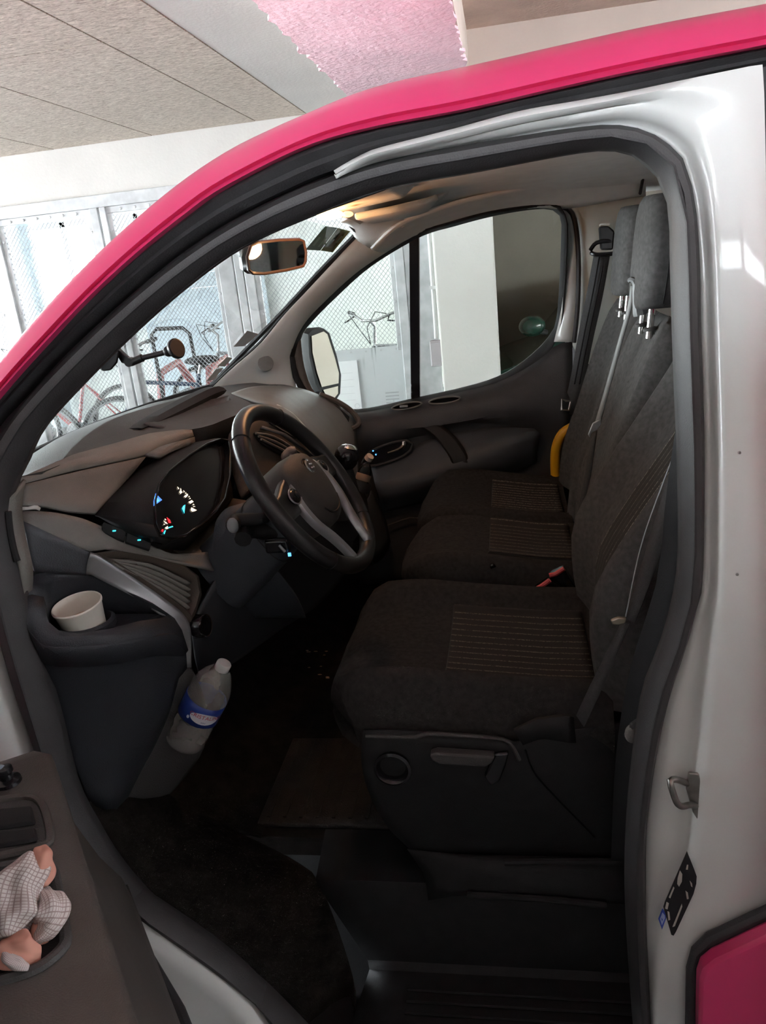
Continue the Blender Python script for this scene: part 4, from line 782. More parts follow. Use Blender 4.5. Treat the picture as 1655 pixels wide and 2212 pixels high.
# small clear bottle with white cap in the console
sb0 = at(785, 1030, 1.08); sb1 = at(798, 988, 1.10); ax = _n(sb1-sb0)
CLR = glassmat('clear_plastic', (.85, .86, .84)); 
smb = thing('small_bottle', sb0-ax*.03, 'small clear bottle with a white cap standing by the gear knob', 'bottle')
MB().lathe(sb0, ax, [(.0, -.02), (.020, -.02), (.021, .0), (.020, .02), (.012, .035), (.007, .042)], 18).build('bottle_body', CLR, smb)
MB().lathe(sb1, _n((.6, -.3, .7)), [(.0, .006), (.011, .006), (.012, .0), (.012, -.008)], 18).build('cap', mat('cream_cap', (.55, .46, .38), .5), smb)
MB().lathe(sb0, ax, [(.0205, -.012), (.0215, -.01), (.0215, .006), (.0205, .008)], 18, cap=False).build('label_band', mat('brown_label', (.22, .15, .10), .6), smb)
MB().lathe(sb0-ax*.045, ax, [(.026, .0), (.03, .002), (.03, .03), (.026, .03)], 18, cap=False).build('holder', BLK, smb)
# paper cup in the pod
cup = thing('paper_cup', (cupc[0], cupc[1], CUPZ), 'white paper cup with milky coffee in the dash cup holder', 'cup')
PCUP = mat('cream_paper_cup', (.78, .74, .66), .6, var=.02); ct_ = 1.105
tl_ = _n((-.05, -.13, 1))
MB().lathe((cupc[0], cupc[1], CUPZ), tl_, [(.0, .0), (.034, .0), (.035, .01), (.0435, .072), (.0455, .074), (.046, .077), (.0445, .0795), (.0425, .078), (.0335, .012), (.0, .012)], 36, cap=False).build('cup', PCUP, cup)
MB().lathe(np.array((cupc[0], cupc[1], CUPZ)), tl_, [(.0, .042), (.0375, .042)], 30, cap=False).build('coffee', mat('milky_coffee', (.42, .30, .20), .25, var=.05), cup)

# ================================================================== seats
def ribbed(name, base, line, nlines, axis='Y', scale=75):
    m = bpy.data.materials.new(name); m.use_nodes = True; nt = m.node_tree; b = nt.nodes['Principled BSDF']; b.inputs['Roughness'].default_value = .95; b.inputs['Specular IOR Level'].default_value = .1
    tc = nt.nodes.new('ShaderNodeTexCoord'); wv = nt.nodes.new('ShaderNodeTexWave'); wv.bands_direction = axis; wv.inputs['Scale'].default_value = scale; wv.inputs['Distortion'].default_value = .6; wv.inputs['Detail'].default_value = 1; wv.inputs['Detail Scale'].default_value = .2
    nt.links.new(tc.outputs['Object'], wv.inputs['Vector'])
    w2 = nt.nodes.new('ShaderNodeTexNoise'); w2.inputs['Scale'].default_value = 260; nt.links.new(tc.outputs['Object'], w2.inputs['Vector'])
    r = nt.nodes.new('ShaderNodeValToRGB'); r.color_ramp.elements[0].position = .80; r.color_ramp.elements[0].color = base+(1,); r.color_ramp.elements[1].position = .97; r.color_ramp.elements[1].color = line+(1,)
    mu = nt.nodes.new('ShaderNodeMath'); mu.operation = 'MULTIPLY'; mr_ = nt.nodes.new('ShaderNodeMapRange'); mr_.inputs[1].default_value = .35; mr_.inputs[2].default_value = .6; mr_.inputs[3].default_value = .8; mr_.inputs[4].default_value = 1.0
    nt.links.new(w2.outputs['Fac'], mr_.inputs[0]); nt.links.new(wv.outputs['Fac'], mu.inputs[0]); nt.links.new(mr_.outputs[0], mu.inputs[1])
    nt.links.new(mu.outputs[0], r.inputs[0]); nt.links.new(r.outputs[0], b.inputs['Base Color']); MATS[name] = m; return m
RIB = ribbed('ribbed_seat_fabric', (.040, .036, .034), (.17, .15, .125), 12, 'Y', 12.5)
RIBB = ribbed('ribbed_back_fabric', (.055, .052, .048), (.50, .46, .40), 8, 'Y', 15)
def cushion(par, y0, y1, xs_, zt, bol, m=FAB, th=.085, ins=None, sx=1.0):
    yc_ = (y0+y1)/2; hw = (y1-y0)/2
    def top(t, x): return np.interp(x, xs_, zt)+bol*math.exp(-((abs(t)-.80)/.16)**2)-.05*max(0, (abs(t)-.86)/.14)**2-bol*.2*(1-abs(t))
    rings = []
    T = np.sin(np.linspace(-math.pi/2, math.pi/2, 21)); fl = lambda t, x: .085*sx*abs(t)**4*max(0, 1-(x-xs_[0])/.30)
    X = list(xs_); f0 = X[0]
    for x, s, dz in [(f0-.005, .90, -.075), (f0, .96, -.045), (f0+.02, .985, -.018)]+[(x, 1, 0) for x in np.linspace(f0+.06, X[-1], 9)]:
        ring = [(x+fl(t, x), yc_+hw*t*s, top(t, max(x, f0+.05))+dz) for t in T]+[(x+fl(t, x), yc_+hw*t*s*.98, np.interp(x, xs_, zt)-th*(1 if dz > -.05 else .8)) for t in T[::-1][::2]]
        rings.append(ring)
    c = MB().loft(rings).build('cushion', m, par, angle=70)
    if ins:
        xa, xb, ta, tb = ins
        rows = [[(x, yc_+hw*t, top(t, x)+.004+.0012*math.cos(t*hw*2*math.pi/.025)) for t in np.linspace(ta, tb, 61)] for x in np.linspace(xa, xb, 14)]
        MB().patch(rows).build('cushion_insert', RIB, par, solid=.004, fix=False)
        seam = [(xa, yc_+hw*t, top(t, xa)+.002) for t in np.linspace(ta, tb, 12)]
        MB().tube(seam, .003, 5).build('cushion_seam', BLK, par)
        for t in (ta, tb): MB().tube([(x, yc_+hw*t, top(t, x)+.002) for x in np.linspace(xa, xb, 10)], .0025, 5).build('cushion_seam', BLK, par)
    pt_ = [(x, yc_+hw*.62, top(.62, x)+.0025) for x in np.linspace(f0+.05, X[-1], 12)]
    return c, top
def backrest(par, y0, y1, prof, th, bol, m, ins=None, name='backrest'):
    P = resample(prof, 16); yc_ = (y0+y1)/2; hw = (y1-y0)/2
    T = np.sin(np.linspace(-math.pi/2, math.pi/2, 19)); rings = []; fr = []
    for i, p in enumerate(P):
        tg = _n(P[min(i+1, 15)]-P[max(i-1, 0)]); nrm = np.array([-tg[1], tg[0]]); nrm = nrm if nrm[0] < 0 else -nrm   # forwards
        s = 1-.10*max(0, (i-12)/3)**2; th_ = th*(1-.35*max(0, (i-12)/3)**2)
        def fp(t, k=0, p=p, nrm=nrm, s=s): 
            d = bol*math.exp(-((abs(t)-.80)/.18)**2)-.04*max(0, (abs(t)-.84)/.16)**2+k-bol*.4
            return (p[0]+nrm[0]*d, yc_+hw*t*s, p[1]+nrm[1]*d)
        fr.append(fp)
        rings.append([fp(t) for t in T]+[(p[0]-nrm[0]*th_, yc_+hw*t*s*.95, p[1]-nrm[1]*th_) for t in T[::-1][::2]])
    e = rings[-1]; cc = np.mean(e, axis=0); tg = _n(P[-1]-P[-2]); rings.append([tuple(cc*.25+np.array(q)*.75+np.array([tg[0], 0, tg[1]])*.018) for q in e])
    b = MB().loft(rings).build(name, m, par, angle=70)
    if ins:
        i0, i1, ta, tb, mm = ins
        MB().patch([[fr[i](t, .004+.0012*math.cos(t*hw*2*math.pi/.022)) for t in np.linspace(ta, tb, 41)] for i in range(i0, i1+1)]).build('backrest_insert', mm, par, solid=.004, fix=False)
    return b, fr
def headrest(par, c, w_, h, d, lean=.12):
    rings = []
    for k, (zf, s) in enumerate(((-.5, .70), (-.46, .86), (-.36, .96), (-.15, 1.0), (.15, 1.0), (.34, .96), (.45, .84), (.5, .62))):
        z = c[2]+zf*h; x = c[0]+lean*zf*h
        ring = []
        for q in np.linspace(0, 2*math.pi, 29)[:-1]:
            a = math.copysign(abs(math.cos(q))**.55, math.cos(q)); b = math.copysign(abs(math.sin(q))**.55, math.sin(q))
            ring.append((x+a*d/2*(.6+.4*s), c[1]+b*w_/2*s, z))
        rings.append(ring)
    hr = MB().loft(rings).build('headrest', FABM, par, angle=70)
    sm = MB()
    for sy in (-1, 1): sm.tube([(c[0]+lean*zf*h-d*.05, c[1]+sy*w_*.5*s*1.003, c[2]+zf*h) for zf, s in ((-.45, .88), (-.36, .965), (-.15, 1.003), (.15, 1.003), (.34, .965), (.45, .85))], .002, 5)
    sm.build('headrest_seam', BLK, hr)
    for sy in (-1, 1): 
        MB().tube([(c[0]-.03, c[1]+sy*w_*.22, c[2]-h*.45), (c[0]-.038, c[1]+sy*w_*.22, c[2]-h*.5-.07)], .0085, 12).build('headrest_post', CHROME, hr)
        MB().lathe((c[0]-.036, c[1]+sy*w_*.22, c[2]-h*.5-.052), (-.1, 0, 1), [(.016, 0), (.016, .006), (.011, .009)], 12).build('post_guide', DASH, hr)
    return hr
# ---- driver seat
ds = thing('driver_seat', (-.05, .48, .45), 'charcoal cloth driver seat with ribbed centre panels nearest the open door', 'seat')
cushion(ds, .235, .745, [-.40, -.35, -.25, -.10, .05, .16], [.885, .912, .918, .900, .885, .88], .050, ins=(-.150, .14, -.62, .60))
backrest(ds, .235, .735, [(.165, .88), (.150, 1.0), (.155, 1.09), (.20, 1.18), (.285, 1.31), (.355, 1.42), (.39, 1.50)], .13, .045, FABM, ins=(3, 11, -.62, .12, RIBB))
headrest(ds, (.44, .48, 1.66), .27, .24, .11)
MB().tube([(.185+.0, .243, .98), (.19, .242, 1.06), (.215, .241, 1.16), (.27, .24, 1.28)], .0015, 5).build('backrest_stitching', mat('grey_thread', (.35, .36, .36), .8), ds)
# plastic side trim with knob and lever
PT = [(790, 1574), (1055, 1588), (1100, 1600), (1135, 1642), (1130, 1700), (1310, 1800), (1365, 1600), (1375, 1840), (1360, 1862), (910, 1850), (862, 1810), (815, 1760), (796, 1700), (782, 1640)]
side = [[(785, 1578, .225), (900, 1580, .222), (1060, 1590, .222), (1110, 1603, .222), (1180, 1590, .225), (1290, 1570, .24), (1370, 1560, .25)],
        [(780, 1640, .215), (900, 1640, .213), (1060, 1645, .213), (1125, 1650, .215), (1200, 1650, .22), (1290, 1650, .23), (1370, 1650, .25)],
        [(796, 1710, .225), (900, 1720, .225), (1030, 1730, .225), (1110, 1740, .225), (1200, 1740, .228), (1290, 1740, .235), (1370, 1740, .25)],
        [(840, 1790, .25), (920, 1795, .25), (1040, 1800, .25), (1120, 1800, .25), (1200, 1800, .25), (1290, 1800, .25), (1370, 1800, .255)],
        [(905, 1850, .27), (960, 1850, .27), (1040, 1852, .27), (1120, 1855, .27), (1200, 1857, .265), (1290, 1860, .26), (1370, 1862, .26)]]
stt = px_patch('side_trim', side, BLK, ds, n=24, extra=16, solid=.008, off=1)
kc = at(848, 1660, .209)
kb = MB().lathe(kc, (0, -1, 0), [(.034, -.006), (.036, .004), (.031, .007), (.027, .002), (.024, -.008), (.0, -.008)], 28, cap=False).build('recliner_knob', BLK2, ds)
lv = MB().prism([at(u, v, .209) for u, v in ((930, 1617), (945, 1612), (1070, 1620), (1062, 1634), (1050, 1642), (950, 1636), (935, 1628))], (0, -.022, 0)).build('height_lever', DASH, ds, bevel=.004)
MB().prism([at(u, v, .205) for u, v in ((1068, 1622), (1100, 1618), (1092, 1650), (1080, 1680), (1060, 1690), (1046, 1670))], (0, -.012, 0)).build('lever_bracket', BLK2, ds, bevel=.004)
MB().tube(resample(A([(790, 1590, .218), (900, 1592, .214), (925, 1585, .212), (1060, 1594, .212), (1100, 1604, .213), (1122, 1642, .213)]), 24), .004, 6).build('trim_edge', DASH, ds)
MB().tube(resample(A([(1135, 1620, .212), (1150, 1660, .213), (1180, 1700, .215), (1285, 1808, .235)]), 18), .0018, 5).build('trim_seam', BLK2, ds)
px_patch('rear_bracket', [[(1110, 1580, .20), (1160, 1556, .20), (1225, 1548, .205), (1240, 1550, .21)], [(1130, 1610, .20), (1170, 1595, .20), (1228, 1605, .205), (1245, 1605, .21)]], BLK, ds, n=8, solid=.01, off=1, smooth=False)
MB().box((-.02, .50, .60), (.40, .40, .28)).build('pedestal', BLK, ds, bevel=.01)
px_patch('base_flank', [[(880, 1835, .26), (1000, 1845, .255), (1200, 1850, .25), (1370, 1855, .25)], [(915, 1890, .25), (1000, 1880, .235), (1200, 1890, .23), (1370, 1895, .23)], [(925, 1945, .25), (1010, 1935, .23), (1200, 1945, .22), (1370, 1955, .22)]], BLK, ds, n=14, extra=8, solid=.008, off=1)
for l in ([(1090, 1862, .235), (1220, 1860, .23), (1350, 1862, .228)], [(1010, 1932, .225), (1180, 1942, .215), (1310, 1955, .215)]): MB().tube(resample(A(l), 12), .007, 8).build('flank_ridge', BLK, ds)
# ---- passenger bench: two places
pb_ = thing('passenger_bench', (-.05, 1.23, .45), 'charcoal cloth double passenger bench beyond the driver seat', 'seat')
cushion(pb_, .83, 1.20, [-.315, -.26, -.18, -.06, .06, .17], [.925, .945, .95, .935, .915, .905], .016, ins=(-.07, .15, -.70, .72))
cushion(pb_, 1.20, 1.70, [-.315, -.26, -.18, -.06, .06, .17], [.915, .938, .942, .925, .905, .895], .030, ins=(-.07, .15, -.62, .62))
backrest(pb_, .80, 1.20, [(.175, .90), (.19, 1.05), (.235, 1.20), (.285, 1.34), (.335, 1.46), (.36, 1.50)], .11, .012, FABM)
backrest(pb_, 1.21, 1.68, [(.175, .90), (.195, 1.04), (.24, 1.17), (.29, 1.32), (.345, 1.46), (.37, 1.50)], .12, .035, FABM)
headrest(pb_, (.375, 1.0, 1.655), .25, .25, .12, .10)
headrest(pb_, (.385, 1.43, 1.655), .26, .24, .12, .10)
px_patch('backrest_seam', [[(1412, 720, .93), (1420, 760, .92), (1414, 850, .92), (1395, 920, .92)], [(1414, 720, .93), (1422, 760, .92), (1416, 850, .92), (1397, 920, .92)]], BLK, pb_, n=10, solid=.003, off=1)
px_patch('slot', [[(1358, 822, .985), (1366, 834, .98), (1377, 848, .975)], [(1356, 826, .985), (1364, 838, .98), (1374, 852, .975)]], BLK2, pb_, n=6, solid=.004, off=1)
MB().tube(resample(A([(1372, 843, .965), (1362, 846, .965), (1357, 856, .965), (1358, 875, .965), (1356, 890, .965)]), 14), .005, 6).build('pull_strap', BLK2, pb_)
MB().box((-.0, 1.25, .62), (.42, .82, .34)).build('bench_base', BLK, pb_, bevel=.01)
# armrest hinge / buckles at the gap
MB().tube(A([(1040, 1220, .90), (1060, 1214, .86), (1066, 1226, .84)]), .008, 8).build('latch', BLK2, pb_)
# ---- buckles
def buckle(px_l, y, label, body):
    t = thing('belt_buckle', at(*px_l[0], y)-np.array([0, 0, .05]), label, 'buckle', 'red topped belt buckles')
    MB().prism([at(u, v, y) for u, v in body], (.0, .035, .0)).build('body', BLK2, t, bevel=.004)
    MB().tube(A([(u, v, y-.004) for u, v in px_l]), .006, 8).build('release_button', mat('red_button', (.60, .05, .06), .4, var=.03), t); return t
buckle([(1187, 1243), (1200, 1240), (1219, 1228)], .80, 'red topped buckle higher in the gap between the seats', [(1186, 1246), (1220, 1230), (1245, 1270), (1200, 1282), (1190, 1262)])
buckle([(1155, 1274), (1170, 1266), (1188, 1253)], .77, 'red topped buckle lower in the gap between the seats', [(1155, 1277), (1188, 1255), (1230, 1280), (1200, 1292), (1160, 1282)])
px_patch('buckle_cover', [[(1155, 1282, .78), (1195, 1290, .77), (1240, 1280, .76), (1252, 1268, .76)], [(1200, 1292, .76), (1225, 1304, .76), (1250, 1304, .76), (1262, 1300, .76)]], TRIML, ds, n=8, solid=.005, off=1)
# ---- belts
def belt(name, label, rows, n=24, m=BELT):
    t = thing(name, at(*rows[0][-1])-np.array([0, 0, .0]), label, 'seat belt')
    px_patch('webbing', rows, m, t, n=n, solid=.0025, off=0, smooth=True); return t
b1 = belt('seat_belt', 'grey passenger seat belt hanging from the far door post', [[(1283, 550, 1.74), (1270, 620, 1.745), (1250, 720, 1.75), (1230, 830, 1.755), (1213, 890, 1.76)], [(1318, 550, 1.72), (1302, 640, 1.73), (1280, 740, 1.735), (1262, 830, 1.74), (1250, 900, 1.745)]])
for o_ in (.33, .66): px_patch('stripe', [[(1283+35*o_-1, 552, 1.727), (1270+32*o_-1, 630, 1.732), (1250+30*o_-1, 730, 1.737), (1230+32*o_-1, 830, 1.742)], [(1283+35*o_+2, 552, 1.727), (1270+32*o_+2, 630, 1.732), (1250+30*o_+2, 730, 1.737), (1230+32*o_+2, 830, 1.742)]], BLK, b1, n=10, solid=.001, off=1)
MB().prism(A([(1292, 490, 1.74), (1312, 488, 1.72), (1326, 500, 1.71), (1322, 540, 1.71), (1296, 540, 1.73)]), (0, -.03, 0)).build('guide_cover', BLK, b1, bevel=.006)
MB().tube(resample(A([(1276, 540, 1.715), (1290, 524, 1.70), (1322, 522, 1.69), (1330, 540, 1.69), (1322, 548, 1.69), (1290, 550, 1.70), (1277, 546, 1.715)]), 20), .007, 8).build('guide_loop', BLK2, b1)
MB().tube(resample(A([(1297, 487, 1.75), (1300, 484, 1.74), (1318, 484, 1.73)]), 6), .004, 6).build('adjuster_rail', TRIML, b1)
MB().tube(A([(1215, 862, 1.74), (1222, 866, 1.735), (1233, 867, 1.735), (1229, 886, 1.735), (1213, 885, 1.735)]), .0045, 6, closed=True).build('tongue', mat('copper_toned_steel', (.62, .55, .50), .3, metal=1, var=.1), b1)  # tongue steel has a coppery base colour
b2 = belt('seat_belt', 'thin pale seat belt strung from the middle headrest down to its tongue', [[(1363, 618, 1.02), (1357, 660, 1.03), (1335, 740, 1.04), (1310, 830, 1.05), (1285, 915, 1.06)], [(1368, 618, 1.01), (1366, 660, 1.02), (1344, 740, 1.03), (1320, 830, 1.04), (1297, 915, 1.05)]], m=mat('pale_belt', (.20, .21, .21), .6, var=.1))
px_patch('lower_webbing', [[(1283, 930, 1.05), (1272, 980, 1.05), (1262, 1040, 1.05), (1247, 1110, 1.05)], [(1290, 930, 1.04), (1283, 980, 1.04), (1274, 1040, 1.04), (1262, 1110, 1.04)]], BELT, b2, n=12, solid=.0025, off=0)
MB().prism(A([(1280, 913, 1.03), (1296, 905, 1.03), (1298, 914, 1.03), (1290, 926, 1.03), (1277, 934, 1.03), (1274, 945, 1.03), (1270, 938, 1.03)]), (0, -.01, 0)).build('tongue', SILV, b2, bevel=.002)
MB().tube(resample(A([(1360, 606, 1.0), (1366, 604, .99), (1374, 612, .985), (1376, 640, .985), (1384, 680, .985)]), 12), [.006, .007, .008, .009, .010, .010, .011, .012, .014, .016, .018, .018], 8).build('belt_horn', mat('grey_horn', (.14, .15, .15), .5), b2)
b3 = belt('seat_belt', 'dark driver seat belt slack along the near side of the driver backrest', [[(1475, 920, .235), (1458, 985, .23), (1420, 1110, .225), (1380, 1240, .22), (1350, 1335, .215)], [(1505, 1000, .20), (1480, 1060, .20), (1445, 1150, .20), (1405, 1260, .20), (1372, 1345, .20)]])
px_patch('lower_webbing', [[(1345, 1340, .212), (1310, 1410, .212), (1275, 1480, .212), (1245, 1545, .212)], [(1362, 1345, .205), (1335, 1410, .205), (1300, 1490, .205), (1262, 1570, .205)]], BELT, b3, n=12, solid=.0025, off=0)
MB().prism(A([(1318, 1337, .20), (1335, 1330, .20), (1352, 1331, .20), (1350, 1342, .20), (1335, 1346, .20), (1322, 1345, .20)]), (0, -.008, 0)).build('tongue', mat('brass_tongue', (.35, .31, .24), .35, metal=.8, var=.1), b3, bevel=.002)
MB().tube(resample(A([(1352, 1332, .212), (1385, 1180, .222), (1430, 1050, .228), (1466, 958, .23)]), 16), .0012, 4).build('belt_edge', SILV, b3)
# post trim behind the driver seat
px_patch('driver_post_trim', [[(1470, 860, .16), (1440, 1060, .16), (1420, 1250, .16), (1360, 1450, .17), (1330, 1640, .19), (1320, 1860, .2)], [(1530, 860, .13), (1530, 1060, .13), (1530, 1250, .13), (1500, 1450, .13), (1440, 1640, .13), (1420, 1860, .13)]], BLK, van, n=16)
MB().tube(resample(A([(1355, 1590, .17), (1365, 1570, .165), (1385, 1555, .16), (1405, 1545, .155)]), 8), .006, 6).build('belt_anchor', DASH, van)
MB().ell(at(1365, 1585, .165), (.012, .008, .018)).build('anchor_bolt', DASHL, van)
# yellow grab bar
yb = thing('grab_bar', at(1208, 1040, 1.62), 'bent bright yellow grab bar beside the passenger seat', 'grab bar')
MB().tube(resample(A([(1201, 1040, 1.66), (1199, 1000, 1.66), (1202, 965, 1.66), (1214, 938, 1.66), (1232, 925, 1.66), (1262, 912, 1.66)]), 24), .0165, 14).build('bar', mat('yellow_paint', (.72, .36, .01), .35, var=.03), yb)
MB().tube(A([(1201, 1038, 1.66), (1203, 1085, 1.66)]), .013, 12).build('socket', BLK, yb)
# ================================================================== passenger door
pdr = thing('passenger_door', (-.2, 1.86, .5), 'closed passenger door with dark trim and divided side window', 'door')
gl_b = [(1214, 485), (1210, 600), (1203, 690), (1190, 722), (1160, 757), (1112, 795), (1062, 820), (1000, 838), (905, 859), (770, 886), (700, 870), (655, 820), (640, 770)]
fr_b = [(1225, 485), (1223, 560), (1215, 680), (1200, 732), (1175, 775), (1122, 808), (1068, 832), (1003, 849), (908, 870), (772, 898), (690, 884), (640, 828), (628, 770)]
gt = resample([ps(u, v, .0) for u, v in gl_loop_t], 40); ft = resample([ps(u, v, .05) for u, v in fr_loop_t], 40)
gb = resample([ps(u, v, .0) for u, v in gl_b], 40); fb = resample([ps(u, v, .05) for u, v in fr_b], 40)
G = np.vstack([gt, gb[1:]]); Fm = np.vstack([ft, fb[1:]])
MB().patch([G+np.array([0, .02, 0]), G, G*.5+Fm*.5+np.array([0, -.004, 0]), Fm]).build('window_frame', BLK, pdr, fix=False, solid=.004)
MB().prism(G[:-1]+np.array([0, .018, 0]), (0, .004, 0)).build('window_glass', GLASS, pdr, smooth=False)
dv_ = [ps(884, 518, -.005), ps(905, 510, -.005), ps(907, 862, -.005), ps(888, 866, -.005)]
MB().prism(dv_, (0, .03, 0)).build('window_divider', BLK2, pdr, smooth=False)
MB().tube([ps(889, 862, .0), ps(889, 830, .0)], .003, 5).build('divider_clip', CHROME, pdr)
# trim panel
trim = [[(690, 882, 1.81), (770, 897, 1.82), (905, 871, 1.82), (1000, 850, 1.82), (1066, 833, 1.82), (1122, 808, 1.82), (1175, 773, 1.82), (1205, 745, 1.815), (1237, 740, 1.81)],
        [(740, 915, 1.77), (785, 918, 1.77), (910, 895, 1.77), (1005, 875, 1.77), (1075, 862, 1.77), (1125, 848, 1.77), (1175, 835, 1.77), (1205, 830, 1.77), (1236, 830, 1.77)],
        [(745, 960, 1.76), (790, 955, 1.76), (910, 925, 1.76), (1005, 905, 1.76), (1075, 900, 1.76), (1125, 895, 1.76), (1175, 890, 1.76), (1205, 890, 1.76), (1230, 890, 1.76)],
        [(755, 985, 1.80), (790, 980, 1.80), (910, 940, 1.80), (1005, 918, 1.80), (1075, 915, 1.80), (1125, 922, 1.80), (1175, 930, 1.79), (1200, 935, 1.78), (1222, 940, 1.77)],
        [(765, 1040, 1.80), (800, 1030, 1.80), (910, 1010, 1.80), (1005, 1000, 1.80), (1075, 985, 1.80), (1125, 965, 1.80), (1170, 945, 1.80), (1195, 980, 1.79), (1215, 990, 1.77)],
        [(770, 1100, 1.80), (810, 1095, 1.80), (910, 1080, 1.80), (1005, 1060, 1.80), (1075, 1050, 1.80), (1125, 1040, 1.80), (1165, 1040, 1.80), (1190, 1050, 1.79), (1210, 1060, 1.77)],
        [(780, 1260, 1.80), (820, 1260, 1.80), (910, 1240, 1.80), (1005, 1220, 1.80), (1075, 1200, 1.80), (1125, 1200, 1.80), (1165, 1200, 1.80), (1190, 1200, 1.79), (1200, 1200, 1.77)]]
tp = px_patch('trim_panel', trim, DOORP, pdr, n=30, extra=26, solid=.01)
# armrest shelf
ar_t = [(815, 1075, 1.76), (900, 1045, 1.76), (985, 1020, 1.76), (1060, 985, 1.765), (1120, 955, 1.775), (1162, 935, 1.79)]
ar_m = [(812, 1052, 1.695), (900, 1030, 1.69), (978, 1002, 1.69), (1050, 975, 1.70), (1120, 950, 1.72), (1166, 938, 1.75)]
ar_b = [(820, 1075, 1.70), (905, 1055, 1.70), (985, 1030, 1.70), (1060, 1010, 1.71), (1120, 985, 1.73), (1160, 965, 1.76)]
ar_0 = [(800, 1000, 1.80), (880, 968, 1.80), (960, 940, 1.80), (1050, 925, 1.80), (1110, 925, 1.80), (1150, 928, 1.80)]
px_patch('armrest', [ar_0, [( (a[0]+b[0])/2, (a[1]+b[1])/2-2, 1.745) for a, b in zip(ar_0, ar_m)], ar_m, ar_b, [(u, v+30, 1.78) for u, v, y in ar_b]], mat('blue_lit_dash_plastic', (.065, .072, .082)), pdr, n=24, extra=14, solid=.006)  # armrest blue is cool light held in the colour
# pull handle band
pull = [(905, 918, 1.765), (935, 925, 1.745), (965, 950, 1.72), (990, 985, 1.69), (998, 1010, 1.685), (995, 1028, 1.70)]
pa = resample(A(pull), 16); MB().loft([[p+np.array([-.035, 0, .0]), p+np.array([.03, 0, .006]), p+np.array([.03, .03, .006]), p+np.array([-.035, .03, 0])] for p in pa]).build('pull_handle', BLK, pdr, bevel=.008)
# release handle in its oval recess
hc = at(850, 985, 1.775)
ov = resample(A([(782, 1000, 1.75), (800, 975, 1.755), (850, 955, 1.76), (885, 952, 1.76), (892, 965, 1.76), (870, 985, 1.755), (830, 1000, 1.75), (800, 1006, 1.75), (782, 1000, 1.75)]), 33)
hd_ = MB().prism(ov[:-1], (0, .006, 0)).build('handle_recess', BLK2, pdr, bevel=.002)
MB().tube(ov[:-1:2]+np.array([0, -.004, 0]), .005, 6, closed=True).build('recess_rim', DOORP, hd_)
MB().tube(resample(A([(838, 978, 1.74), (862, 970, 1.735), (872, 962, 1.735), (872, 954, 1.74)]), 10), [.004, .004, .005, .005, .006, .007, .008, .009, .009, .007], 8).build('release_handle', CHROME, hd_)
for u, v in ((806, 974), (812, 982)): MB().ell(at(u, v, 1.745), (.003, .003, .003), 8, 6).build('switch_light', EBL, hd_)
# slots on the window sill
for (u0, u1, v0, v1, nm) in ((848, 912, 884, 873, 'sill_switch'), (928, 995, 871, 862, 'sill_slot')):
    c_ = (at(u0, v0, 1.785)+at(u1, v1, 1.785))/2; h_ = (at(u1, v1, 1.785)-at(u0, v0, 1.785))/2
    lp = [c_+h_*math.cos(q)+np.array([0, -.006, .012])*1.0*math.sin(q) for q in np.linspace(0, 2*math.pi, 25)[:-1]]
    s_ = MB().prism([p+np.array([0, -.012, .006]) for p in lp], (0, .01, -.004)).build(nm, BLK2, pdr)
    MB().tube([p+np.array([0, -.013, .006]) for p in lp], .003, 6, closed=True).build('slot_rim', DASHL, s_)
    if nm == 'sill_switch': MB().box(c_+np.array([-.01, -.018, .006]), (.03, .01, .008)).build('switch', SILV, s_, bevel=.002)
# speaker area and lower pocket
MB().tube(resample(A([(745, 1170, 1.74), (800, 1150, 1.75), (880, 1120, 1.76), (905, 1120, 1.76)]), 10), .004, 6).build('pocket_edge', DASH, pdr)
# side mirror outside
sm_ = [(666, 722), (676, 712), (700, 710), (712, 720), (728, 770), (737, 810), (735, 850), (725, 866), (700, 862), (682, 830), (668, 770)]
SMP, SMN = at(705, 790, 2.08), _n((.80, -.60, 0))
mo = [onp(u, v, SMP, SMN) for u, v in sm_]; cm = np.mean(mo, axis=0)
mh = MB().loft([mo, [cm+(p-cm)*1.05-SMN*.03 for p in mo], [cm+(p-cm)*.95-SMN*.08 for p in mo], [cm+(p-cm)*.6-SMN*.12 for p in mo]]).build('mirror_housing', BLK, pdr)
MIRR = mat('mirror_glass', (.85, .86, .82), .03, metal=1, var=0)
MB().prism([onp(u, v, SMP, SMN, .002) for u, v in ((672, 726), (698, 716), (706, 722), (722, 772), (731, 806), (730, 828), (694, 836), (684, 806), (674, 762))], tuple(SMN*.002)).build('mirror_glass', MIRR, mh, smooth=False)
MB().prism([onp(u, v, SMP, SMN, .002) for u, v in ((697, 842), (729, 834), (729, 850), (721, 860), (704, 856))], tuple(SMN*.002)).build('wide_angle_glass', MIRR, mh, smooth=False)
MB().tube([at(690, 860, 2.05), at(675, 880, 1.95), at(668, 885, 1.90)], .03, 10).build('mirror_arm', BLK, mh)
px_patch('quarter_trim', [[(632, 745, 1.83), (636, 790, 1.84), (650, 840, 1.85), (690, 872, 1.85)], [(650, 735, 1.84), (657, 790, 1.85), (675, 840, 1.86), (710, 876, 1.86)]], DBR, pdr, n=12, solid=.01)  # brown stands in for a reflection on the black frame
box_obj('door_skin', (-1.0, 1.90, .40), (.25, 1.93, 1.12), WHITE, pdr, bevel=.01)
box_obj('door_liner', (-1.0, 1.865, .40), (.25, 1.885, 1.10), BLK, pdr)

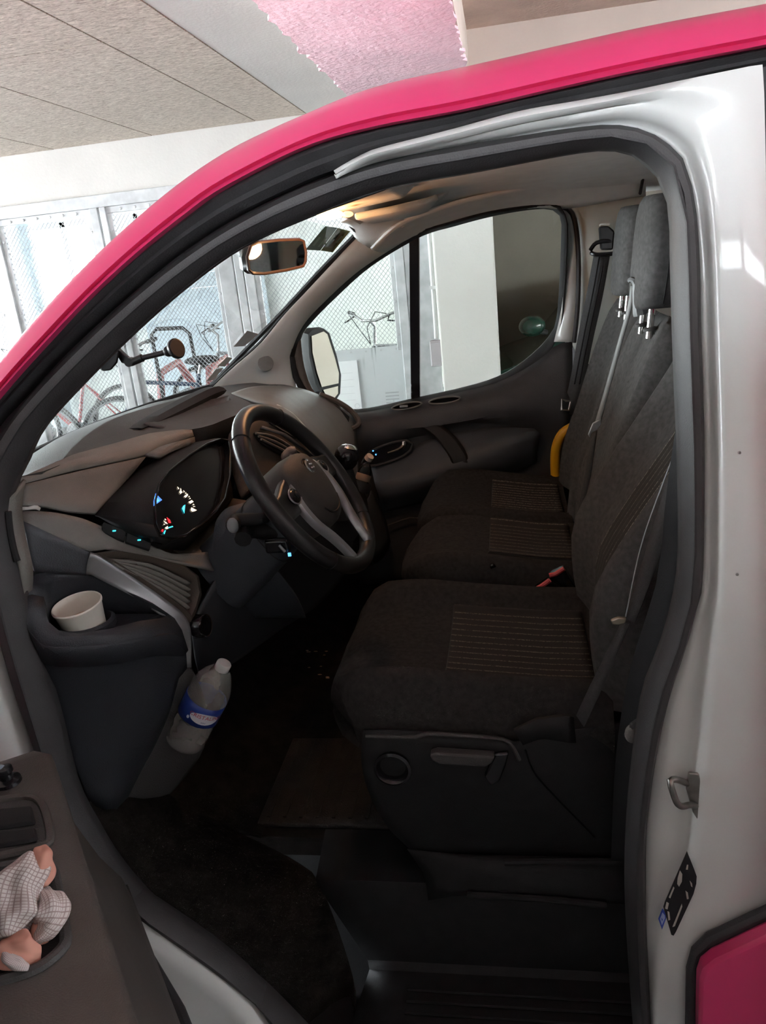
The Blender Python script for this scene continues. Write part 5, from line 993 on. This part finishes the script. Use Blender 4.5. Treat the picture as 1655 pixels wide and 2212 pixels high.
# ================================================================== open driver door (hinged at the front, swung outwards)
DD, DN = np.array([.633, -.774, 0]), np.array([.774, .633, 0]); DA = np.array([-.768, -.026, 0])
def D(s, n, z): return DA+DD*s+DN*n+np.array([0, 0, z])
ddr = thing('driver_door', D(.1, -.1, .40), 'open driver door with a brown grey inner panel at the lower left', 'door')
sec = [(-.19, 1.20), (-.165, 1.19), (-.160, 1.10), (-.160, 1.03), (-.150, 1.005), (-.01, 1.0), (.0, .992), (.002, .97), (-.006, .93), (.004, .86), (.030, .76), (.058, .68), (.070, .60), (.066, .52), (.03, .45), (-.06, .42), (-.12, .40), (-.20, .55), (-.225, .9), (-.21, 1.18)]
rings = []
for s, k, zz in ((-.035, .75, -.02), (-.018, .92, -.006), (.01, 1, 0), (.15, 1, 0), (.35, 1, 0), (.55, 1, 0), (.75, 1, 0), (.95, 1, 0), (1.0, .96, 0)):
    rings.append([D(s-(.12*max(0, (.8-z)/.4) if s < .1 else 0), n*k-(.17*(1-k)), z+zz) for n, z in sec])
MB().loft(rings).build('inner_panel', DOORB, ddr, angle=60)
MB().loft([[D(s, -.20, .38), D(s, -.24, .7), D(s, -.24, 1.0), D(s, -.225, 1.2), D(s, -.205, 1.2), D(s, -.19, .38)] for s in (-.16, .4, 1.04)]).build('outer_skin', PINK, ddr)
MB().tube([D(-.10, .045, .56), D(.2, .078, .57), D(.6, .080, .565), D(1.0, .078, .56)], .010, 8).build('door_weatherstrip', RUB, ddr)
MB().patch([[D(s, .070, .60) for s in (-.1, .3, .7, 1.0)], [D(s, .073, .55) for s in (-.1, .3, .7, 1.0)]]).build('kick_strip', DASHL, ddr, solid=.004, fix=False)
# window frame (above the camera's left edge)
fw = [D(-.05, -.19, 1.20), D(.20, -.14, 1.45), D(.50, -.10, 1.75), D(.75, -.08, 1.86), D(.98, -.09, 1.85), D(1.02, -.15, 1.5), D(1.02, -.19, 1.20)]
MB().tube(resample(fw, 40), .022, 8).build('window_frame', BLK, ddr)
MB().add([tuple(p) for p in resample(fw, 24)], [tuple(range(24))]).build('window_glass', GLASS, ddr, smooth=False, solid=.004)
# joystick knob for the mirrors
def dz(u, v, z): return atz(u, v, z)
j0 = dz(18, 1690, 1.004)
jk = MB().lathe(j0, (0, 0, 1), [(.020, 0), (.019, .005), (.010, .008), (.009, .016), (.012, .020), (.011, .026), (.0, .028)], 20).build('mirror_knob', BLK2, ddr)
MB().ell(j0+np.array([-.008, .0, .024]), (.010, .008, .006), 12, 8).build('knob_cap', mat('blue_grey_cap', (.20, .27, .33), .3), jk)
# window switch recess: raised rim, two rockers
ro = [dz(u, v, 1.006) for u, v in ((-60, 1735), (0, 1728), (60, 1722), (84, 1730), (98, 1755), (108, 1800), (105, 1822), (85, 1830), (0, 1850), (-60, 1862))]
sr = MB().prism(ro, (0, 0, -.006)).build('switch_plate', DASH, ddr, bevel=.003)
MB().tube(resample(ro[1:9], 30), .006, 8).build('plate_rim', DOORB, sr)
for (a, b, c, d) in (((-40, 1748), (68, 1738), (76, 1775), (-40, 1792)), ((-40, 1800), (76, 1785), (80, 1812), (-40, 1832))):
    MB().prism([dz(*p, 1.012) for p in (a, b, c, d)], (0, 0, -.008)).build('window_switch', BLK, sr, bevel=.004)
# pull cup: dark recess with rim
rc = [dz(u, v, 1.004) for u, v in ((-40, 1880), (40, 1868), (90, 1860), (112, 1875), (125, 1930), (140, 2010), (142, 2035), (130, 2055), (95, 2085), (50, 2105), (-40, 2130))]
pc = MB().prism(rc, (0, 0, -.004)).build('pull_cup', BLK, ddr, bevel=.002)
MB().tube(resample(rc, 40), .007, 8).build('cup_rim', DASH, pc)
# checked cloth stuffed into the pull cup
def check():
    m = bpy.data.materials.new('checked_cloth'); m.use_nodes = True; nt = m.node_tree; b = nt.nodes['Principled BSDF']; b.inputs['Roughness'].default_value = .9
    tc = nt.nodes.new('ShaderNodeTexCoord'); uvn = tc.outputs['UV']
    outs = []
    for ax in ('X', 'Y'):
        wv = nt.nodes.new('ShaderNodeTexWave'); wv.bands_direction = ax; wv.inputs['Scale'].default_value = 4.2; nt.links.new(uvn, wv.inputs['Vector'])
        r = nt.nodes.new('ShaderNodeMapRange'); r.inputs[1].default_value = .78; r.inputs[2].default_value = .95; nt.links.new(wv.outputs['Fac'], r.inputs[0]); outs.append(r)
    ad = nt.nodes.new('ShaderNodeMath'); ad.operation = 'ADD'; ad.use_clamp = True; nt.links.new(outs[0].outputs[0], ad.inputs[0]); nt.links.new(outs[1].outputs[0], ad.inputs[1])
    mu = nt.nodes.new('ShaderNodeMath'); mu.operation = 'MULTIPLY'; mu.inputs[1].default_value = .65; nt.links.new(ad.outputs[0], mu.inputs[0])
    mx = nt.nodes.new('ShaderNodeMix'); mx.data_type = 'RGBA'; mx.inputs[6].default_value = (.62, .58, .56, 1); mx.inputs[7].default_value = (.22, .13, .12, 1); nt.links.new(mu.outputs[0], mx.inputs[0]); nt.links.new(mx.outputs[2], b.inputs['Base Color'])
    MATS['checked_cloth'] = m; return m
CHK = check(); PEACH = mat('peach_cloth_lining', (.60, .30, .23), .9, var=.08, scale=20)
clo = thing('cleaning_cloth', dz(60, 1980, 1.0), 'crumpled pink and white checked cloth stuffed into the door pull', 'cloth')
def crumple(path, rad, m, name, seed, amp=.25, parent=None):
    r = np.random.default_rng(seed); P = resample(path, 22); ph = r.uniform(0, 6.28, 6); R_ = np.interp(np.linspace(0, 1, 22), np.linspace(0, 1, len(rad)), rad)
    rings = []; n = 28; UV = []
    for i, p in enumerate(P):
        ring = []
        for k in range(n):
            q = 2*math.pi*k/n
            f = 1+amp*(.5*math.sin(3*q+ph[0]+i*.25)+.35*math.sin(5*q+ph[1]-i*.35)+.3*math.sin(2*q+ph[2]+i*.5)+.2*math.sin(8*q+ph[3]+i*.6))
            tg = _n(P[min(i+1, 21)]-P[max(i-1, 0)]); e1 = _n(np.cross(tg, [0, 0, 1])); e2 = np.cross(e1, tg)
            ring.append(p+R_[i]*f*(math.cos(q)*e1+.8*math.sin(q)*e2))
        rings.append(ring)
    o = MB().loft(rings).build(name, m, parent or clo, sub=1, angle=180, fix=False)
    uv = o.data.uv_layers.new(name='UVMap')
    for pl in o.data.polygons:
        for li_ in pl.loop_indices:
            vi_ = o.data.loops[li_].vertex_index; i, k = divmod(vi_, n); k2 = k
            uv.data[li_].uv = (min(k2, n-k2)/n*2.2, i/22*2.0)
    return o
crumple([dz(70, 1850, 1.06), dz(58, 1885, 1.055), dz(35, 1930, 1.045), dz(20, 1985, 1.03), dz(10, 2030, 1.02)], [.014, .025, .029, .033, .018], CHK, 'cloth_fold', 1, .34)
crumple([dz(92, 1930, 1.03), dz(108, 1960, 1.03), dz(112, 1985, 1.025), dz(100, 2010, 1.015), dz(75, 2030, 1.01)], [.010, .017, .018, .014, .008], CHK, 'cloth_fold', 2, .40)
crumple([dz(86, 1965, 1.01), dz(90, 2000, 1.008), dz(85, 2040, 1.006)], [.01, .014, .010], PEACH, 'cloth_lining', 3, .2)
crumple([dz(88, 1832, 1.065), dz(92, 1860, 1.06), dz(94, 1890, 1.05), dz(86, 1915, 1.045)], [.008, .013, .013, .008], PEACH, 'cloth_lining', 4, .2)
crumple([dz(10, 2040, 1.012), dz(35, 2052, 1.016), dz(62, 2058, 1.012), dz(90, 2055, 1.008)], [.010, .019, .019, .008], PEACH, 'cloth_lining', 5, .3)
crumple([dz(8, 2056, 1.02), dz(20, 2072, 1.02), dz(45, 2086, 1.015), dz(62, 2090, 1.01)], [.005, .007, .007, .004], CHK, 'cloth_hem', 6, .2)

# ================================================================== things on the windscreen and overhead
from mathutils.bvhtree import BVHTree
wv_ = [tuple(p) for r in WS for p in r]; nw = len(WS[0]); wf_ = [(i*nw+k, i*nw+k+1, (i+1)*nw+k+1, (i+1)*nw+k) for i in range(len(WS)-1) for k in range(nw-1)]
WT = BVHTree.FromPolygons([Vector(v) for v in wv_], wf_)
def onws(u, v, back=.004):
    d = _n(ROT @ np.array([u-PCX, v-PCY, FPX])); h = WT.ray_cast(Vector(CAM), Vector(d))
    if h[0] is None: return at(u, v, 1.5)
    n = np.array(h[1]); n = n if n[0] > 0 else -n
    return np.array(h[0])+n*back
def wsticker(name, label, poly, m, cat='sticker'):
    t = thing(name, onws(*poly[0]), label, cat); P = [onws(u, v) for u, v in poly]; c = np.mean(P, axis=0)
    MB().prism(P, (.0015, 0, .001)).build('sheet', m, t, smooth=False); return t
gs = wsticker('green_sticker', 'two tone green sticker at the top far corner of the windscreen', [(658, 537), (700, 487), (728, 493), (690, 539)], mat('green_sticker', (.05, .12, .075), .5, var=.05))
MB().prism([onws(u, v) for u, v in ((691, 539), (729, 493), (756, 500), (717, 543))], (.0015, 0, .001)).build('pale_half', mat('olive_sticker', (.13, .17, .09), .5, var=.05), gs, smooth=False)
for pl in ([(672, 526), (686, 508), (690, 510), (676, 528)], [(684, 529), (700, 509), (703, 510), (687, 530)], [(694, 518), (704, 524), (702, 527), (693, 521)], [(722, 520), (734, 507), (738, 508), (726, 522)]): MB().prism([onws(u, v, .0062) for u, v in pl], (.0008, 0, .0006)).build('mark', mat('pale_green_mark', (.13, .24, .16), .5, var=0), gs, smooth=False)
wsticker('grey_sticker', 'small grey slip on the windscreen edge above the speaker grille', [(503, 747), (532, 713), (556, 720), (540, 735), (526, 746)], mat('grey_slip', (.72, .73, .72), .6, var=.05))
wsticker('lower_slip', 'upper of two paper slips at the low far corner of the windscreen', [(468, 789), (488, 770), (500, 772), (484, 790)], mat('beige_slip', (.70, .66, .58), .6, var=.05))
wsticker('folded_slip', 'lower of two paper slips at the low far corner of the windscreen', [(444, 822), (464, 797), (480, 793), (462, 818)], mat('beige_slip', (.40, .38, .33)))
# phone holder
ph = onws(240, 785, .01); PB = mat('satin_black_metal', (.015, .015, .017), .35, var=.1)
pht = thing('phone_holder', ph, 'black magnetic phone holder arm stuck on the windscreen', 'phone holder')
y0_ = ph[1]
def hp(u, v, dy=0): return at(u, v, y0_+dy)
MB().loft([[hp(u, v, d) for u, v in ((213, 795), (218, 775), (240, 758), (252, 752), (257, 765), (254, 783), (240, 800), (222, 802))] for d in (0, -.03)]).build('suction_base', PB, pht, bevel=.004)
MB().prism([hp(u, v, -.012) for u, v in ((247, 751), (256, 754), (282, 778), (292, 788), (284, 792), (262, 784), (253, 770))], (0, .012, 0)).build('bracket', PB, pht, bevel=.002)
MB().lathe(hp(277, 783, -.02), (0, 1, 0), [(.006, 0), (.010, 0), (.010, .018), (.006, .018)], 16).build('pivot', PB, pht)
MB().tube([hp(283, 783, -.012), hp(308, 773, -.012)], .0085, 12).build('arm_sleeve', PB, pht)
MB().tube([hp(308, 773, -.012), hp(358, 761, -.012)], .006, 12).build('arm', PB, pht)
MB().ell(hp(364, 759, -.012), (.012, .012, .012)).build('ball_joint', PB, pht)
hd2_ = hp(381, 753, -.012); dn_ = _n((1, -.45, .25))
hdm = MB().lathe(hd2_, dn_, [(.010, -.014), (.019, -.008), (.0225, -.003), (.0225, .002), (.0205, .003), (.0, .003)], 28).build('magnet_head', PB, pht)
MB().lathe(hd2_, dn_, [(.0, .0045), (.019, .0045), (.0195, .002)], 28).build('magnet_pad', mat('brown_black_pad', (.05, .035, .025), .6, var=.1), hdm)
# rear-view mirror
rm = thing('rear_view_mirror', at(560, 535, .97), 'black rimmed rear view mirror on the windscreen', 'mirror')
fc = [(536, 583), (533, 555), (541, 531), (556, 524), (600, 519), (645, 517), (655, 521), (660, 545), (659, 565), (654, 575), (620, 583), (570, 591), (545, 590)]
MP, MN = at(597, 553, .95), _n((.93, -.33, -.05))
fo = [onp(u, v, MP, MN) for u, v in fc]; cm_ = np.mean(fo, axis=0)
mh2 = MB().loft([fo, [p-MN*.012+(p-cm_)*.03 for p in fo], [p-MN*.035-(p-cm_)*.12 for p in fo], [p-MN*.045-(p-cm_)*.5 for p in fo]]).build('housing', BLK2, rm)
MB().tube([p+MN*.001 for p in fo], .004, 6, closed=True).build('rim', mat('brown_black_rim', (.06, .035, .025), .3, var=.05), mh2)
MB().prism([cm_+(p-cm_)*.95+MN*.001 for p in fo], tuple(MN*.001)).build('glass', MIRR, mh2, smooth=False)
MB().tube([cm_-MN*.04, cm_-MN*.06+np.array([-.02, 0, .04]), onws(572, 490, .004)], .011, 8).build('stem', BLK, rm)
# ceiling lamp
lp0 = at(722, 466, .96); lamp = thing('cabin_lamp', lp0+np.array([0, 0, .02]), 'glowing warm cabin lamp on the overhead console', 'lamp')
con = MB().loft([[(x, y, z_) for x, y, z_ in ((lp0[0]-.03, lp0[1]-.16, hz(-.43, .85)+.0), (lp0[0]+.20, lp0[1]-.16, hz(-.2, .85)), (lp0[0]+.20, lp0[1]+.16, hz(-.2, 1.1)), (lp0[0]-.03, lp0[1]+.16, hz(-.43, 1.1)))], [(lp0[0]-.015, lp0[1]-.12, lp0[2]+.012), (lp0[0]+.16, lp0[1]-.12, lp0[2]+.03), (lp0[0]+.16, lp0[1]+.12, lp0[2]+.03), (lp0[0]-.015, lp0[1]+.12, lp0[2]+.012)]]).build('console', HEADL, lamp, bevel=.008)
LENS = mat('lit_lamp_lens', (1.0, .62, .30), .4, var=0, emit=9); LENS2 = mat('lit_amber_lens', (1.0, .36, .10), .4, var=0, emit=3)
def lens(u0, u1, v, y, m, rz):
    a, b = at(u0, v, y), at(u1, v-2, y); c = (a+b)/2; return MB().ell(c, (np.linalg.norm(b-a)/2, .022, rz)).build('lens', m, lamp)
lens(683, 742, 466, .95, LENS, .011); lens(738, 763, 464, .97, LENS2, .007)
L = bpy.data.lights.new('cabin_bulb', 'POINT'); L.energy = 1.2; L.color = (1.0, .50, .22); L.shadow_soft_size = .03
Lo = bpy.data.objects.new('cabin_bulb', L); COL.objects.link(Lo); Lo.location = Vector(lp0+np.array([-.02, 0, -.06])); 
# sun visor and grab handle on the far side of the headliner
sv = thing('sun_visor', at(880, 430, 1.4), 'grey folded passenger sun visor under the headliner', 'sun visor')
px_patch('board', [[(766, 468, 1.12), (850, 452, 1.15), (930, 432, 1.25), (945, 425, 1.3)], [(800, 478, 1.45), (860, 468, 1.48), (905, 458, 1.5), (925, 450, 1.52)]], HEADL, sv, n=10, solid=.018, off=0, smooth=False, bevel=.006)
px_patch('clip_arm', [[(884, 458, 1.50), (900, 440, 1.45), (950, 418, 1.42), (972, 385, 1.42)], [(912, 455, 1.50), (935, 440, 1.46), (965, 418, 1.43), (990, 380, 1.42)]], TRIML, sv, n=12, solid=.010, off=0)
gh = thing('ceiling_grab_handle', at(1060, 390, 1.6), 'grey fold up grab handle over the passenger window', 'grab handle')
MB().tube(resample(A([(982, 420, 1.66), (988, 400, 1.63), (1010, 388, 1.60), (1060, 380, 1.60), (1110, 374, 1.60), (1128, 380, 1.62), (1132, 400, 1.66)]), 26), .011, 10).build('grip', HEADL, gh)
for u, v in ((988, 415), (1128, 398)): MB().box(at(u, v, 1.67), (.03, .02, .03)).build('mount', HEADL, gh, bevel=.005)
MB().tube(A([(868, 482, 1.60), (872, 490, 1.60)]), .006, 8).build('visor_hook', TRIML, sv)

# ================================================================== water bottle in the door-side pocket
b0, b1_ = at(396, 1604, .315), at(487, 1428, .33); ax = _n(b1_-b0); Lb = np.linalg.norm(b1_-b0)
wb = thing('water_bottle', b0, 'crumpled clear water bottle with a blue label in the dash pocket', 'bottle')
PET = bpy.data.materials.new('clear_pet'); PET.use_nodes = True; nt = PET.node_tree; pb2 = nt.nodes['Principled BSDF']
pb2.inputs['Base Color'].default_value = (.50, .49, .45, 1); pb2.inputs['Roughness'].default_value = .12
trb = nt.nodes.new('ShaderNodeBsdfTransparent'); mxs = nt.nodes.new('ShaderNodeMixShader'); tcn = nt.nodes.new('ShaderNodeTexCoord'); nzn = nt.nodes.new('ShaderNodeTexNoise'); nzn.inputs['Scale'].default_value = 18
mpr = nt.nodes.new('ShaderNodeMapRange'); mpr.inputs[1].default_value = .3; mpr.inputs[2].default_value = .7; mpr.inputs[3].default_value = .45; mpr.inputs[4].default_value = .85
nt.links.new(tcn.outputs['Object'], nzn.inputs['Vector']); nt.links.new(nzn.outputs['Fac'], mpr.inputs[0]); nt.links.new(mpr.outputs[0], mxs.inputs[0]); nt.links.new(pb2.outputs[0], mxs.inputs[1]); nt.links.new(trb.outputs[0], mxs.inputs[2]); nt.links.new(mxs.outputs[0], nt.nodes['Material Output'].inputs[0]); MATS['clear_pet'] = PET
rb = .043; a_ = ax; e1 = _n(np.cross(a_, [0, -1, 0])); e2 = np.cross(a_, e1)
prof = [(.0, .0), (.62, .0), (.92, .02), (1.0, .06), (.95, .12), (1.0, .16), (.95, .20), (1.0, .26), (.99, .44), (1.02, .56), (1.03, .66), (.97, .74), (.80, .82), (.52, .88), (.34, .905), (.33, .95)]
rings = []
for r_, h in prof:
    ring = []
    for k in range(30):
        q = 2*math.pi*k/30; dent = 1-(.13*max(0, math.sin(2*q+h*9))*math.exp(-((h-.68)/.14)**2) if h > .5 else 0)
        ring.append(b0+a_*(h*Lb)+rb*max(r_, .002)*dent*(math.cos(q)*e1+math.sin(q)*e2))
    rings.append(ring)
bt_ = MB().loft(rings).build('bottle_body', PET, wb, angle=50)
MB().lathe(b1_-a_*.010, a_, [(.0145, -.012), (.0155, -.010), (.0155, .004), (.014, .006), (.0, .006)], 24).build('cap', mat('white_bottle_cap', (.62, .62, .60), .45, var=.02), wb)
lab = MB(); lr = []
for h in (.36, .43, .50, .58): lr.append([b0+a_*(h*Lb)+rb*1.015*(math.cos(q)*e1+math.sin(q)*e2) for q in np.linspace(0, 2*math.pi, 41)])
lbl = MB().patch(lr).build('label', mat('blue_bottle_label', (.02, .05, .26), .4, var=.05), wb, fix=False, solid=.0006, off=1)
def onlab(s, h, off):      # s = arc length round the bottle from the side facing the doorway, h = height
    vd = _n(CAM-b0+np.array([.25, 0, -.3])); q0 = math.atan2(np.dot(vd, e2), np.dot(vd, e1)); q = q0+s/rb
    return b0+a_*h+(rb*1.015+off)*(math.cos(q)*e1+math.sin(q)*e2)
hm_ = .47*Lb
# handedness: make the text read left to right for somebody standing at the door
sgn = 1 if np.dot(onlab(.01, hm_, 0)-onlab(0, hm_, 0), ROT[:, 0]) > 0 else -1
dk = [onlab(sgn*(.006+.031*math.cos(q)), hm_-.002+.0125*math.sin(q), .0012) for q in np.linspace(0, 2*math.pi, 33)[:-1]]
rings = [[onlab(sgn*(.006+.031*k*math.cos(q)), hm_-.002+.0135*k*math.sin(q), .0012) for q in np.linspace(0, 2*math.pi, 33)[:-1]] for k in (1, .8, .6, .4, .2, .03)]
MB().loft(rings).build('label_oval', mat('white_label_print', (.70, .70, .74), .5, var=.02), lbl)
Vt, Ft = text_mesh('CRISTALINE', .0125)
MB().add([onlab(sgn*(.006+v[0]), hm_+.003+v[1], .0022) for v in Vt], Ft).build('label_text', mat('red_label_print', (.50, .03, .06), .5, var=0), lbl, smooth=False)
Vt, Ft = text_mesh('eau', .007)
MB().add([onlab(sgn*(.006+v[0]), hm_-.009+v[1], .0022) for v in Vt], Ft).build('label_text', MATS['blue_bottle_label'], lbl, smooth=False)
MB().loft([[onlab(sgn*(-.027+.003*k*math.cos(q)), hm_-.010+.004*k*math.sin(q), .0014) for q in np.linspace(0, 6.283, 13)[:-1]] for k in (1, .05)]).build('label_drop', MATS['white_label_print'], lbl)
# crumbs on the footwell carpet
cm2 = MB()
for k in range(11):
    u, v = random.uniform(655, 712), random.uniform(1400, 1478); c = atz(u, v, .458)
    for _ in range(5): c = atz(u, v, .458+max(0, -.62-c[0])*.25)
    cm2.ell(c, (.004+.004*random.random(), .003, .0015), 7, 5)
tag(cm2.build('crumbs', mat('pale_crumb', (.45, .32, .20), .8, var=.1)), 'pale crumbs scattered on the dark carpet ahead of the driver seat', 'crumbs', kind='stuff')
